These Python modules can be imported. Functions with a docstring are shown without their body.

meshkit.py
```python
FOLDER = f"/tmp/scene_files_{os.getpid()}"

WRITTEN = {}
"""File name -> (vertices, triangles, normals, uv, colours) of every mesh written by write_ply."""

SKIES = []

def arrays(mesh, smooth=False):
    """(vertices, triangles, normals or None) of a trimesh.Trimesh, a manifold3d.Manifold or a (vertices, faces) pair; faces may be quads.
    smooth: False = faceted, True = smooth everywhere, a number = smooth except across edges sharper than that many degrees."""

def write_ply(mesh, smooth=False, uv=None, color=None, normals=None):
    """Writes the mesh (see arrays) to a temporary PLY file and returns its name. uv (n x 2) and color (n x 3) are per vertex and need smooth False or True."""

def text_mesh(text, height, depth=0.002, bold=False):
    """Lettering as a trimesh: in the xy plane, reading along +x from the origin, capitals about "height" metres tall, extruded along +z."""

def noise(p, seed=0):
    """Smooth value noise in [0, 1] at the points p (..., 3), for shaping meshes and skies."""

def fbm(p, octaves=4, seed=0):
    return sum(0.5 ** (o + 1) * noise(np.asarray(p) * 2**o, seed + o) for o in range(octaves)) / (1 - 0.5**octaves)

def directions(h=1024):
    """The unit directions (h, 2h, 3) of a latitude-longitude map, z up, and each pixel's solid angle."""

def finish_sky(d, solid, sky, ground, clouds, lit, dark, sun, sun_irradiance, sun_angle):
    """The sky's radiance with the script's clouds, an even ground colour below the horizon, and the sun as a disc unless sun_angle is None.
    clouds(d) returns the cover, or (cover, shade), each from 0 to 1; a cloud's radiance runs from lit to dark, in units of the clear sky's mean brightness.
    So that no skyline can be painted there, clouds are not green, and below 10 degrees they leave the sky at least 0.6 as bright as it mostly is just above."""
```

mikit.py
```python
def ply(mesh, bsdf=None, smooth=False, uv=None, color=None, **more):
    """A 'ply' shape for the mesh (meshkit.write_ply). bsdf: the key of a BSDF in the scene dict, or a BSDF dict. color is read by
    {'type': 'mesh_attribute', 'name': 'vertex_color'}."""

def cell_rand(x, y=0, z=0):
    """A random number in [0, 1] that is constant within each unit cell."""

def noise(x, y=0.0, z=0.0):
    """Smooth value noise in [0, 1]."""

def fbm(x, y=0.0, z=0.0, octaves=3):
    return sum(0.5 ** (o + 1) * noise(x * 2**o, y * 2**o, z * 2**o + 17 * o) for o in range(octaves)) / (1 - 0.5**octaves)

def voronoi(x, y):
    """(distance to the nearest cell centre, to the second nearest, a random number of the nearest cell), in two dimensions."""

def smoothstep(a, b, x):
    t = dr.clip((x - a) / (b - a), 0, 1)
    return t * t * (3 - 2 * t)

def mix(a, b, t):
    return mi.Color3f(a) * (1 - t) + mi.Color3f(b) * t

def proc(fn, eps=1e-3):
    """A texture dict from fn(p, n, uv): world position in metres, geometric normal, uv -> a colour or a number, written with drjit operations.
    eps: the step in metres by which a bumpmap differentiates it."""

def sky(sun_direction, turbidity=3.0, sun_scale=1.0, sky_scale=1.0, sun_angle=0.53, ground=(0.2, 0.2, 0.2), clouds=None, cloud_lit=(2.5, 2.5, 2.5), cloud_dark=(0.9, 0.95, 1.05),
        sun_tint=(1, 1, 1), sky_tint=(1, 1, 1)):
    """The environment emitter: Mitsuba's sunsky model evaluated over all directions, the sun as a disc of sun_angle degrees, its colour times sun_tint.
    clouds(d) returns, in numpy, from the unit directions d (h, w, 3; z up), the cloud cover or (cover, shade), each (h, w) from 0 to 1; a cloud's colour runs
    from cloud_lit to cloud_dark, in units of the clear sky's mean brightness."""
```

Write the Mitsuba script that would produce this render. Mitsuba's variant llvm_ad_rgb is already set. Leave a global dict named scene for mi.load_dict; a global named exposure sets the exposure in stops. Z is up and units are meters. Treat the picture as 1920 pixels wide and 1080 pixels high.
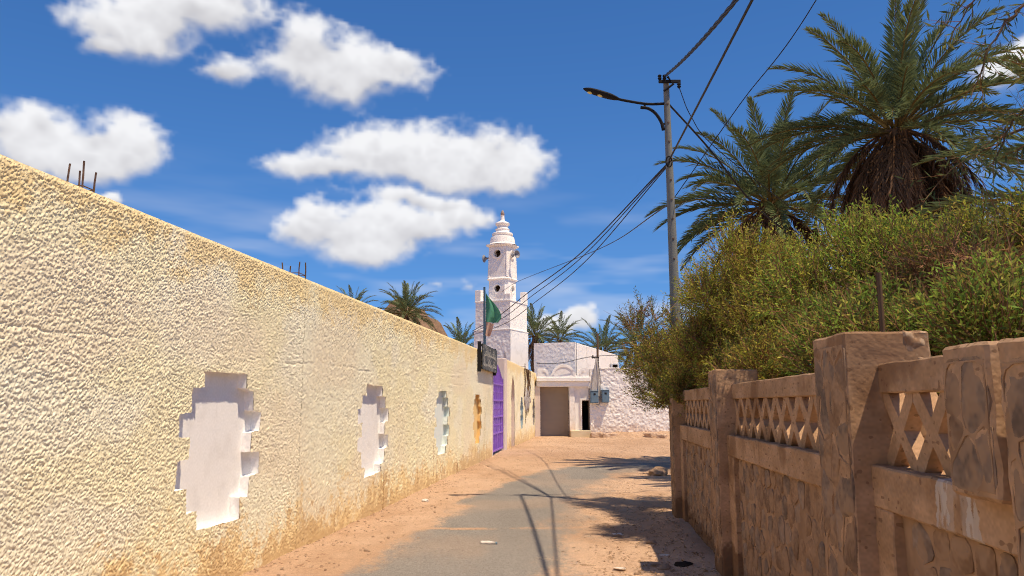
import math, random
import numpy as np
import trimesh
import shapely
from shapely.geometry import Polygon, LineString, box as sbox
from shapely import affinity
import drjit as dr
import mitsuba as mi
import mikit, meshkit
from mikit import noise, fbm, smoothstep, mix, proc, cell_rand

T = mi.ScalarTransform4f
scene, labels = {'type': 'scene'}, {}
rng = np.random.default_rng(7)

# ------------------------------------------------------------------ camera, sky, exposure
PITCH = math.radians(8.61)
EYE = 1.6
scene['camera'] = {
    'type': 'perspective', 'fov': 67.38, 'fov_axis': 'x', 'near_clip': 0.05, 'far_clip': 5000.0,
    'to_world': T().look_at(origin=[0, 0, EYE], target=[0, math.cos(PITCH), EYE + math.sin(PITCH)], up=[0, 0, 1]),
}
SUN = (0.345, -0.265, 1.0)
exposure = 1.9

# cumulus clouds: (azimuth, elevation, half width, half height) in degrees
CLOUDS = [(-27.8, 24.4, 3.1, 1.8), (-23.1, 27.0, 3.8, 2.1), (-24.6, 26.8, 4.5, 1.5), (-29.4, 23.0, 1.4, 0.9),
          (-21.3, 22.6, 1.6, 1.0), (-26.4, 25.4, 3.0, 2.4), (-27.5, 23.9, 2.4, 1.4), (-14.6, 23.9, 2.6, 2.3), (-15.9, 24.6, 2.5, 2.2), (-13.2, 24.0, 3.2, 2.1), (-10.7, 24.1, 3.3, 1.3), (-12.9, 23.4, 5.8, 1.3), (-12.8, 22.8, 2.0, 1.6),
          (-33.4, 16.9, 3.0, 1.6), (-32.4, 15.8, 4.0, 1.6), (-27.8, 17.2, 2.3, 1.8), (-28.8, 15.9, 2.4, 1.7), (-33.0, 17.7, 1.3, 1.1), (-30.3, 16.7, 2.4, 1.6),
          (-14.5, 17.0, 3.9, 1.1), (-9.8, 18.2, 4.4, 1.9), (-5.5, 18.3, 4.3, 2.2), (-2.1, 18.1, 3.7, 2.2), (-0.1, 17.4, 2.4, 1.7), (-6.5, 17.1, 6.1, 1.6),
          (-14.8, 12.2, 2.8, 1.3), (-14.4, 13.5, 1.5, 1.3), (-10.8, 12.4, 4.3, 1.6), (-8.2, 13.5, 4.2, 1.3), (-6.9, 13.1, 3.6, 1.2), (-3.9, 14.0, 2.6, 1.1), (-11.0, 11.2, 2.9, 1.6), (-6.5, 15.0, 4.0, 0.6),
          (-5.6, 8.8, 1.3, 0.7, .62), (-3.3, 8.9, 1.8, 1.0, .55), (2.8, 6.1, 1.2, 0.7, .2), (4.5, 6.4, 1.7, 0.9), (3.0, 5.8, 3.0, 0.8, .3), (-28.0, 13.4, 0.6, 0.4),
          (35.0, 20.6, 2.1, 1.4), (35.8, 21.2, 1.7, 1.2)]
_r = np.random.default_rng(11)
for _k in range(34):      # the rest of the sky, out of view, goes on with the same kind of cloud
    _az = _r.uniform(42, 318); _el = _r.uniform(8, 45)
    for _j in range(4):
        CLOUDS.append((((_az + _r.normal(0, 3.0) + 180) % 360) - 180, _el + _r.normal(0, 0.7), _r.uniform(2, 5), _r.uniform(1.1, 2.2)))


def clouds(d):
    az = np.degrees(np.arctan2(d[..., 0], d[..., 1])); el = np.degrees(np.arcsin(np.clip(d[..., 2], -1, 1)))
    q = d * 9.0
    wx = meshkit.fbm(q * 1.6, 4, 3) - 0.5; wy = meshkit.fbm(q * 1.6, 4, 29) - 0.5
    bil = 1 - np.abs(2 * meshkit.fbm(q * 2.6, 3, 51) - 1) * 1.6            # rounded heads with creases between
    bil2 = 1 - np.abs(2 * meshkit.fbm(q * 6.5, 3, 57) - 1) * 1.6
    fine = 0.55 * (bil - 0.62) + 0.34 * (bil2 - 0.62) + 0.5 * (meshkit.fbm(q * 12, 4, 63) - 0.5)
    A, E_ = az + wx * 2.6, el + wy * 1.9
    rel = np.zeros(az.shape); acc = np.full(az.shape, 1e-9)
    for (a, e, rx, ry, *thin) in CLOUDS:
        dx = ((A - a + 180) % 360 - 180) / (rx * 1.30)
        dy = (E_ - e) / (ry * 1.30)
        dy = np.where(dy < 0, dy * 1.2, dy)
        f = 1 - np.sqrt(dx * dx + dy * dy) - (thin[0] if thin else 0)
        w = np.exp(6.5 * np.maximum(f, -3))
        rel += w * np.clip((E_ - e) / ry, -1.5, 1.5); acc += w
    best = np.log(acc) / 6.5 - 0.06; rel = rel / acc
    v = best * 1.15 + fine * 0.62 + 0.05
    soft = 0.58 + 0.5 * np.clip(-rel, 0, 1)                                  # ragged, thinner undersides
    t = np.clip((v - 0.02) / soft, 0, 1); cover = t * t * (3 - 2 * t)
    shade = np.clip(0.36 - 0.55 * rel - 0.45 * (bil - .62) - 0.15 * (bil2 - .62), 0, 1) * np.clip(0.25 + v * 1.6, 0, 1)
    ci = meshkit.fbm(np.stack([d[..., 0] * 7, d[..., 1] * 7, d[..., 2] * 34], -1), 4, 91)
    low = np.exp(-((el - 9.0) / 4.5) ** 2)
    veil = np.clip((ci - 0.46) * 2.2, 0, 1) * 0.55 * low
    cover = np.maximum(cover * 0.97, veil)
    return cover, shade


scene['sky'] = mikit.sky(SUN, turbidity=2.6, ground=(0.30, 0.21, 0.13), clouds=clouds, sun_tint=(1.0, 0.95, 0.87), sky_tint=(0.38, 0.73, 1.13),
                         cloud_lit=(3.7, 3.7, 3.75), cloud_dark=(1.95, 1.90, 2.0), sky_scale=0.85)


# ------------------------------------------------------------------ helpers
def numbered(key):
    if key not in scene and key not in taken:
        taken.add(key); return key
    n = 1
    while f'{key}_{n:03d}' in taken or f'{key}_{n:03d}' in scene:
        n += 1
    taken.add(f'{key}_{n:03d}')
    return f'{key}_{n:03d}'


taken = set()


def add(name, mesh, bsdf, parent=None, smooth=False, M=None, color=None, uv=None, label=None, kind=None):
    key = numbered(name if parent is None else f'{parent}__{name}')
    s = mikit.ply(mesh, bsdf, smooth=smooth, color=color, uv=uv)
    if M is not None:
        s['to_world'] = M
    scene[key] = s
    if label or kind:
        labels.setdefault(key, {})
        if label: labels[key]['label'] = label
        if kind: labels[key]['kind'] = kind
    return key


def put(name, proto, M, parent=None):
    """another entry with the same mesh"""
    key = numbered(name if parent is None else f'{parent}__{name}')
    scene[key] = {**proto, 'to_world': M}
    return key


def thing(name, label, cat, group=None):
    key = numbered(name)
    labels[key] = {'label': label, 'category': cat}
    if group: labels[key]['group'] = group
    return key


def tm(v, f):
    return trimesh.Trimesh(np.asarray(v, float), np.asarray(f, int), process=False)


def cat(ms):
    return trimesh.util.concatenate([m for m in ms if m is not None])


def box(x0, x1, y0, y1, z0, z1, c=0.0):
    """box with chamfered edges"""
    if c <= 0:
        m = trimesh.creation.box((x1 - x0, y1 - y0, z1 - z0)); m.apply_translation(((x0 + x1) / 2, (y0 + y1) / 2, (z0 + z1) / 2)); return m
    c = min(c, (x1 - x0) * .45, (y1 - y0) * .45, (z1 - z0) * .45)
    P = []
    for sx, X in ((1, x0), (-1, x1)):
        for sy, Y in ((1, y0), (-1, y1)):
            for sz, Z in ((1, z0), (-1, z1)):
                P += [(X, Y + sy * c, Z + sz * c), (X + sx * c, Y, Z + sz * c), (X + sx * c, Y + sy * c, Z)]
    return trimesh.convex.convex_hull(np.array(P))


def tube(P, R, n=8, caps=True):
    P = np.asarray(P, float); R = np.broadcast_to(np.asarray(R, float), (len(P),))
    t = np.gradient(P, axis=0); t /= np.linalg.norm(t, axis=1, keepdims=True) + 1e-12
    up = np.array([0, 0, 1.0]) if abs(t[:, 2]).mean() < 0.8 else np.array([1.0, 0.13, 0])
    a = np.cross(t, up); a /= np.linalg.norm(a, axis=1, keepdims=True) + 1e-12
    b = np.cross(t, a)
    g = np.arange(n) * 2 * np.pi / n
    V = P[:, None] + R[:, None, None] * (np.cos(g)[None, :, None] * a[:, None] + np.sin(g)[None, :, None] * b[:, None])
    V = V.reshape(-1, 3)
    F = []
    for i in range(len(P) - 1):
        for j in range(n):
            j2 = (j + 1) % n
            F += [[i * n + j, (i + 1) * n + j, (i + 1) * n + j2], [i * n + j, (i + 1) * n + j2, i * n + j2]]
    if caps:
        c0, c1 = len(V), len(V) + 1
        V = np.vstack([V, P[:1], P[-1:]])
        L = (len(P) - 1) * n
        for j in range(n):
            j2 = (j + 1) % n
            F += [[c0, j, j2], [c1, L + j2, L + j]]
    return tm(V, F)


def spline(pts, n):
    """Catmull-Rom through pts"""
    p = np.asarray(pts, float); p = np.vstack([2 * p[0] - p[1], p, 2 * p[-1] - p[-2]])
    out = []
    m = len(p) - 3
    for u in np.linspace(0, m - 1e-9, n):
        i = int(u); t = u - i
        a, b, c, d = p[i:i + 4]
        out.append(0.5 * (2 * b + (c - a) * t + (2 * a - 5 * b + 4 * c - d) * t * t + (3 * b - a - 3 * c + d) * t ** 3))
    return np.array(out)


def extr(poly, y0, y1):
    """polygon in (x, z) extruded along y from y0 to y1"""
    polys = getattr(poly, 'geoms', [poly])
    ms = []
    for g in polys:
        if g.is_empty or g.area < 1e-7: continue
        m = trimesh.creation.extrude_polygon(g, abs(y1 - y0), engine='earcut')
        v = np.array(m.vertices)
        m = tm(np.stack([v[:, 0], max(y0, y1) - v[:, 2], v[:, 1]], 1), np.array(m.faces))   # (x, y, z) -> (x, -z, y): a rotation
        ms.append(m)
    return cat(ms)


def revolve(prof, n=24, M=None):
    prof = np.asarray(prof, float)
    g = np.arange(n) * 2 * np.pi / n
    V = np.stack([prof[:, None, 0] * np.cos(g), prof[:, None, 0] * np.sin(g), np.repeat(prof[:, 1:2], n, 1)], -1).reshape(-1, 3)
    F = []
    for i in range(len(prof) - 1):
        for j in range(n):
            j2 = (j + 1) % n
            F += [[i * n + j, i * n + j2, (i + 1) * n + j2], [i * n + j, (i + 1) * n + j2, (i + 1) * n + j]]
    return tm(V, F)


def grid(nu, nv):
    i, j = np.meshgrid(np.arange(nu - 1), np.arange(nv - 1), indexing='ij')
    q = np.stack([i * nv + j, (i + 1) * nv + j, (i + 1) * nv + j + 1, i * nv + j + 1], -1).reshape(-1, 4)
    return np.vstack([q[:, [0, 1, 2]], q[:, [0, 2, 3]]])


def nz(p, s, seed=0):
    return meshkit.noise(np.asarray(p) / s, seed)


def frame(o, d):
    """local x along d, local y = left of d, z up"""
    d = np.array(d, float); d /= np.linalg.norm(d)
    return T(np.array([[d[0], -d[1], 0, o[0]], [d[1], d[0], 0, o[1]], [0, 0, 1, 0], [0, 0, 0, 1.0]]))


KL, KR = 0.115, 0.09
WL = frame((-3.45, 0), (KL, 1))       # left wall: +y goes into the wall
WR = frame((1.26, 0), (KR, 1))        # right wall: +y comes out towards the road
LL = math.hypot(1, KL)


def at(M, x, y, z):
    m = np.array(M.matrix); return (m @ np.array([x, y, z, 1.0]))[:3]


# ------------------------------------------------------------------ materials
def diffuse(c): return {'type': 'twosided', 'b': {'type': 'diffuse', 'reflectance': c}}
def rgb(*c): return {'type': 'rgb', 'value': list(c)}
def rough(c, r=0.8, metallic=0.0, spec=0.3): return {'type': 'twosided', 'b': {'type': 'principled', 'base_color': c, 'roughness': r, 'metallic': metallic, 'specular': spec}}
def bumped(b, fn, eps=2e-3): return {'type': 'twosided', 'b': {'type': 'bumpmap', 'arbitrary': proc(fn, eps), 'scale': 1.0, 'b': b}}


def wall_color(p, n, uv):
    a, z = p.y, p.z
    g = fbm(a * 26, z * 26, 3.0, 2)
    patch = fbm(a * 0.9, z * 1.3, 7.0, 3)
    c = mix((0.86, 0.80, 0.55), (0.86, 0.82, 0.63), smoothstep(0.40, 0.62, patch))
    c = mix(c, (0.84, 0.75, 0.56), 0.7 * smoothstep(0.55, 0.72, fbm(a * 0.6 + 9, z * 0.9, 2.0, 2)))
    c *= 0.90 + 0.2 * g
    edge = fbm(a * 2.3, z * 2.3, 1.0, 4)
    ochre = smoothstep(2.66, 3.0, z + (edge - 0.5) * 0.8 + (fbm(a * 9.0, z * 9.0, 15.0, 3) - 0.5) * 0.4 + (noise(a * 45, z * 45, 3.0) - .5) * 0.22)
    c = mix(c, (0.82, 0.65, 0.34), 0.8 * ochre)
    speck = fbm(a * 9.0, z * 9.0, 5.0, 3)
    dirt = smoothstep(0.60, 0.16, z + (edge - 0.5) * 0.8 + (speck - 0.5) * 0.55 + (noise(a * 45, z * 45, 9.0) - .5) * 0.35)
    c = mix(c, (0.80, 0.60, 0.30), 0.8 * dirt)
    mud = smoothstep(0.26, 0.05, z + (fbm(a * 1.7, 4.0, 0.0, 2) - 0.5) * 0.6 + (speck - 0.5) * 0.8 + (noise(a * 40, z * 40, 19.0) - .5) * 0.4)
    c = mix(c, (0.50, 0.32, 0.16), 0.5 * mud)
    for (sy, w, top, bot, s) in ((12.35, 0.03, 0.64, -0.1, 0.75), (10.15, 0.015, 0.42, -0.1, 0.6), (14.6, 0.02, 0.5, -0.1, 0.5), (15.95, 0.03, 0.85, -0.1, 0.8), (16.3, 0.03, 0.5, -0.1, 0.8), (18.6, 0.12, 0.32, -0.1, 0.6), (22.9, 0.05, 1.9, -0.1, 0.5), (35.4, 0.10, 2.9, 0.7, 0.5)):
        m = smoothstep(w, w * 0.3, dr.abs(a - sy + (noise(z * 9, 3.0, sy) - 0.5) * w * 1.2)) * smoothstep(top, top - 0.12, z) * smoothstep(bot, bot + .1, z)
        c = mix(c, (0.40, 0.22, 0.09), s * m)
    return c


scene['m_wall'] = diffuse(proc(wall_color))
scene['m_white'] = diffuse(proc(lambda p, n, uv: mix((0.89, 0.89, 0.885), (0.83, 0.825, 0.815), smoothstep(0.5, 0.75, fbm(p.y * 7, p.z * 7, p.x * 7, 4))) * (0.95 + 0.1 * noise(p.x * 60, p.y * 60, p.z * 60))))
scene['m_mint'] = diffuse(proc(lambda p, n, uv: mix((0.70, 0.78, 0.75), (0.77, 0.82, 0.79), fbm(p.y * 9, p.z * 9, 2.0, 3))))
scene['m_ochre'] = diffuse(proc(lambda p, n, uv: mix((0.78, 0.54, 0.22), (0.82, 0.64, 0.34), fbm(p.y * 9, p.z * 9, 2.0, 3))))
scene['m_bluegrey'] = diffuse(proc(lambda p, n, uv: mix((0.36, 0.46, 0.50), (0.52, 0.60, 0.62), fbm(p.y * 9, p.z * 9, 2.0, 3))))
scene['m_grey_plaster'] = diffuse(proc(lambda p, n, uv: mix((0.34, 0.31, 0.29), (0.52, 0.49, 0.46), fbm(p.y * 11, p.z * 11, p.x * 11, 4))))
scene['m_pink_plaster'] = diffuse(proc(lambda p, n, uv: mix((0.66, 0.55, 0.49), (0.74, 0.66, 0.60), fbm(p.y * 5, p.z * 3, p.x * 5, 4))))
scene['m_rust'] = rough(proc(lambda p, n, uv: mix((0.06, 0.045, 0.04), (0.16, 0.09, 0.06), fbm(p.x * 30, p.y * 30, p.z * 30, 3))), 0.7)
scene['m_dark_metal'] = rough(rgb(0.018, 0.018, 0.020), 0.7, spec=0.1)
scene['m_cable'] = rough(rgb(0.02, 0.021, 0.025), 0.5)


def white_wall_color(p, n, uv):
    g = fbm(p.x * 5, p.y * 5, p.z * 5, 4)
    c = mix((0.87, 0.845, 0.81), (0.77, 0.73, 0.69), smoothstep(0.48, 0.75, g))
    dirt = smoothstep(0.75, 0.1, p.z + (fbm(p.x * 1.9, p.y * 2.2, p.z * 2.2, 4) - 0.5) * 1.1)
    return mix(c, (0.62, 0.42, 0.27), 0.55 * dirt)


scene['m_whitewash'] = diffuse(proc(white_wall_color))


def plaster_color(p, n, uv):      # tan cement render of the right wall
    g = fbm(p.x * 6, p.y * 6, p.z * 6, 4)
    c = mix((0.36, 0.228, 0.135), (0.455, 0.300, 0.188), smoothstep(0.3, 0.7, g))
    sp = noise(p.x * 75, p.y * 75, p.z * 75); sq = noise(p.x * 27, p.y * 27, p.z * 27)
    c *= 0.80 + 0.26 * sp + 0.16 * sq
    c = mix(c, (0.20, 0.12, 0.07), 0.7 * smoothstep(0.80, 0.86, noise(p.x * 38 + 7, p.y * 38, p.z * 38)))
    st = smoothstep(0.60, 0.74, fbm(p.x * 3 + 5, p.y * 3, p.z * 1.6, 4))
    c = mix(c, (0.16, 0.085, 0.045), 0.6 * st)
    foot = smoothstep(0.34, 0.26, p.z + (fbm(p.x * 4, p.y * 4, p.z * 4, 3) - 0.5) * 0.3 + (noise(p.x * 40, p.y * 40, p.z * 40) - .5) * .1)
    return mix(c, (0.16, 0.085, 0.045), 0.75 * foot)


def plaster_white_spill(p, n, uv):     # the beam of the near bay carries a spill of whitewash
    c = plaster_color(p, n, uv)
    w = (fbm(p.z * 22, p.y * 14, 2.0, 3) - 0.5) * 2.2
    m = smoothstep(0.015, 0.005, dr.abs(p.y - 2.985 + w * 0.03) - 0.035) + smoothstep(0.015, 0.005, dr.abs(p.y - 2.755 + w * 0.03) - 0.03)
    thin = smoothstep(0.40, 0.55, fbm(p.y * 16, p.z * 6, 3.0, 3)) * smoothstep(0.02, 0.0, dr.abs(p.y - 2.87) - 0.10)
    return mix(c, (0.52, 0.46, 0.40), dr.minimum(1.0, 0.8 * m * smoothstep(0.30, 0.48, fbm(p.y * 40, p.z * 12, 6.0, 3)) + 0.4 * thin))


def fine_bump(p, n, uv):
    return 0.0035 * fbm(p.x * 45, p.y * 45, p.z * 45, 3) + 0.003 * fbm(p.x * 9, p.y * 9, p.z * 9, 2)


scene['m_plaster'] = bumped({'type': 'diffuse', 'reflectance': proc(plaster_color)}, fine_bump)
scene['m_plaster_spill'] = bumped({'type': 'diffuse', 'reflectance': proc(plaster_white_spill)}, fine_bump)
STONES = []
for i, (c0, c1) in enumerate((((0.20, 0.13, 0.085), (0.31, 0.21, 0.14)), ((0.17, 0.125, 0.095), (0.27, 0.20, 0.15)), ((0.24, 0.15, 0.09), (0.36, 0.235, 0.15)), ((0.21, 0.155, 0.12), (0.30, 0.225, 0.175)))):
    def stone_fn(p, n, uv, c0=c0, c1=c1, i=i):
        c = mix(c0, c1, smoothstep(0.3, 0.7, fbm(p.x * 9 + i, p.y * 9, p.z * 7, 4))) * (0.80 + 0.4 * noise(p.x * 60, p.y * 60, p.z * 60))
        c = mix(c, (0.36, 0.24, 0.155), 0.7 * smoothstep(0.47, 0.62, fbm(p.x * 14 + 3, p.y * 14, p.z * 8 + i, 3)))     # smeared mortar
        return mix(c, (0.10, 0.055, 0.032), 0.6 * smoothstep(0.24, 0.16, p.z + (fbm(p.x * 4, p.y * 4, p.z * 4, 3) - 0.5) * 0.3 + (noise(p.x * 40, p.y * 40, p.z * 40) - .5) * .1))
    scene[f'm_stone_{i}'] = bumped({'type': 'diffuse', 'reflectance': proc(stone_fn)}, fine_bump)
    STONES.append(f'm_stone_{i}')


def mortar_fn(p, n, uv):
    c = mix((0.28, 0.180, 0.112), (0.40, 0.262, 0.165), smoothstep(0.3, 0.7, fbm(p.x * 8, p.y * 8, p.z * 5, 4)))
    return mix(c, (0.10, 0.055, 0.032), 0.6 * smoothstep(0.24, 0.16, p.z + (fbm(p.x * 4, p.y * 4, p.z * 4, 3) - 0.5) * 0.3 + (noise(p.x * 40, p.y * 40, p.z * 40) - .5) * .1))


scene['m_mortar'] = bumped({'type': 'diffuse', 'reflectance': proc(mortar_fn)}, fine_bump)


def sand_color(p, n, uv):
    big = fbm(p.x * 0.7, p.y * 0.5, 1.0, 3)
    mid = fbm(p.x * 6, p.y * 4, 4.0, 4)
    c = mix((0.390, 0.258, 0.168), (0.470, 0.330, 0.228), smoothstep(0.3, 0.7, big * 0.6 + mid * 0.4))
    g = noise(p.x * 95, p.y * 95, 2.0)
    c *= 0.86 + 0.28 * g * g + 0.1 * noise(p.x * 31, p.y * 31, 9.0)
    sp = smoothstep(0.77, 0.82, noise(p.x * 26, p.y * 20, 5.0)) * smoothstep(0.45, 0.6, fbm(p.x * 1.3, p.y * 1.3, 6.0, 2))
    return mix(c, (0.20, 0.115, 0.06), 0.65 * sp)


def sand_bump(p, n, uv):
    return 0.007 * fbm(p.x * 8, p.y * 8, 3.0, 3) + 0.006 * noise(p.x * 33, p.y * 33, 1.0) + 0.003 * noise(p.x * 80, p.y * 80, 1.0)


scene['m_sand'] = bumped({'type': 'diffuse', 'reflectance': proc(sand_color)}, sand_bump, 4e-3)


def road_mask(p, uv):
    """1 where bare asphalt shows, 0 where blown sand lies on it"""
    v = uv.y
    d_l = uv.x; d_r = uv.x * -1 + 1
    grain = 0.30 * (noise(p.x * 60, p.y * 60, 8.0) - 0.5) + 0.18 * (noise(p.x * 23, p.y * 23, 8.0) - 0.5)
    el = d_l + (fbm(p.x * 2.6, p.y * 1.6, 2.0, 4) - 0.5) * 0.28
    er = d_r + (fbm(p.x * 2.6 + 4, p.y * 1.6, 2.0, 4) - 0.5) * 0.40
    m = smoothstep(0.02, 0.14, el + grain * 0.30) * smoothstep(0.05, 0.34, er + grain * 0.5)
    band = smoothstep(0.11, 0.04, dr.abs(p.y - 10.35 - 0.06 * p.x + (fbm(p.x * 3, 2.0, 0.0, 3) - 0.5) * 0.16))
    m *= 1 - band * smoothstep(0.30, 0.55, fbm(p.x * 2, p.y * 9, 0.0, 3) + grain)
    veil = smoothstep(0.50, 0.72, fbm(p.x * 1.1, p.y * 0.55, 12.0, 4) + grain * 0.4)
    return m * (1 - 0.22 * veil)


def road_color(p, n, uv):
    a = mix((0.200, 0.184, 0.165), (0.245, 0.226, 0.204), fbm(p.x * 2.0, p.y * 0.9, 3.0, 3))
    g = noise(p.x * 85, p.y * 85, 1.0)
    a *= 0.74 + 0.5 * g
    return mix(sand_color(p, n, uv), a, road_mask(p, uv))


scene['m_road'] = bumped({'type': 'diffuse', 'reflectance': proc(road_color)}, lambda p, n, uv: 0.005 * noise(p.x * 70, p.y * 70, 1.0) + 0.004 * fbm(p.x * 9, p.y * 9, 3.0, 2), 4e-3)
scene['m_hill'] = diffuse(proc(lambda p, n, uv: mix((0.13, 0.085, 0.06), (0.27, 0.18, 0.12), fbm(p.x * 0.35, p.y * 0.35, p.z * 0.6, 5))))


def leaf(tex, trans=0.5, r=0.5): return {'type': 'principledthin', 'base_color': tex, 'roughness': r, 'diff_trans': trans, 'spec_trans': 0.0, 'eta': 1.4}


VC = {'type': 'mesh_attribute', 'name': 'vertex_color'}
scene['m_leaf'] = leaf(VC, 0.7, 0.45)
scene['m_frond'] = leaf(VC, 0.45, 0.38)
scene['m_bark'] = diffuse(proc(lambda p, n, uv: mix((0.075, 0.048, 0.032), (0.20, 0.135, 0.09), fbm(p.x * 14, p.y * 14, p.z * 5, 4))))
scene['m_twig'] = diffuse(VC)

# ------------------------------------------------------------------ ground and road
def ground_h(P):
    """height of the sand at P (n, 2)"""
    q = np.c_[P, np.zeros(len(P))]
    h = 0.05 * (meshkit.fbm(q / 1.7, 3, 5) - 0.5) + 0.042 * (meshkit.fbm(q / 0.35, 3, 8) - 0.5)
    c = road_center(P[:, 1])
    d = np.abs(P[:, 0] - c[:, 0]) - c[:, 1]
    d = np.where(P[:, 1] > 19.2, np.maximum(0, P[:, 1] - 22.2) + np.maximum(0, P[:, 0] - 9) , d)
    h = h * np.clip(0.12 + np.maximum(d, 0) / 0.6, 0, 1)
    xr = 1.26 + KR * P[:, 1]
    foot = np.where(P[:, 1] < 12.2, np.exp(-((P[:, 0] - xr) / 0.30) ** 2), 0)
    h += 0.06 * foot * (0.4 + meshkit.fbm(q / 0.5, 2, 3))
    h += 0.28 * np.exp(-((P[:, 1] - 39.7) / 0.9) ** 2) * np.clip((P[:, 0] - 4.2) / 1.0, 0, 1) * (0.4 + 0.9 * meshkit.fbm(q / 0.9, 3, 2))
    h -= 0.05 * np.clip((P[:, 1] - 24) / 14, 0, 1)
    return h


_cy = np.array([-8, 0, 7.56, 8.9, 10.9, 12.85, 14.8, 15.75, 17.4, 18.8, 20.0, 22.0])
_cl = np.array([-1.75, -1.62, -1.40, -1.22, -0.98, -0.72, -0.42, -0.28, 0.02, 0.32, 0.7, 1.4])
_cr = np.array([0.0, 0.2, 0.62, 0.80, 1.05, 1.28, 1.62, 1.82, 2.4, 3.0, 3.6, 5.0])


def road_center(y):
    l = np.interp(y, _cy, _cl); r = np.interp(y, _cy, _cr)
    return np.stack([(l + r) / 2, (r - l) / 2], 1)


def make_ground():
    ys = [-9.0]
    while ys[-1] < 46:
        y = ys[-1]; ys.append(y + (0.35 if y < 1.5 else 0.035 if y < 12 else 0.06 if y < 24 else 0.12))
    xs = np.concatenate([np.linspace(-6.5, -4.2, 6), np.arange(-4.1, 3.9, 0.055), np.linspace(4, 11.5, 60)])
    X, Y = np.meshgrid(xs, ys, indexing='ij')
    h = ground_h(np.c_[X.ravel(), Y.ravel()]).reshape(X.shape)
    h[0] = h[-1] = -0.16; h[:, 0] = h[:, -1] = -0.16
    near = tm(np.c_[X.ravel(), Y.ravel(), h.ravel()], grid(*X.shape))
    g = np.concatenate([-np.geomspace(2500, 8, 14), [0], np.geomspace(8, 2500, 14)])
    X, Y = np.meshgrid(g, g + 18, indexing='ij')
    far = tm(np.c_[X.ravel(), Y.ravel(), np.full(X.size, -0.13)], grid(*X.shape))
    return cat([near, far])


add('ground', make_ground(), 'm_sand', smooth=True, kind='structure', label='reddish sandy ground of the lane')


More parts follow.
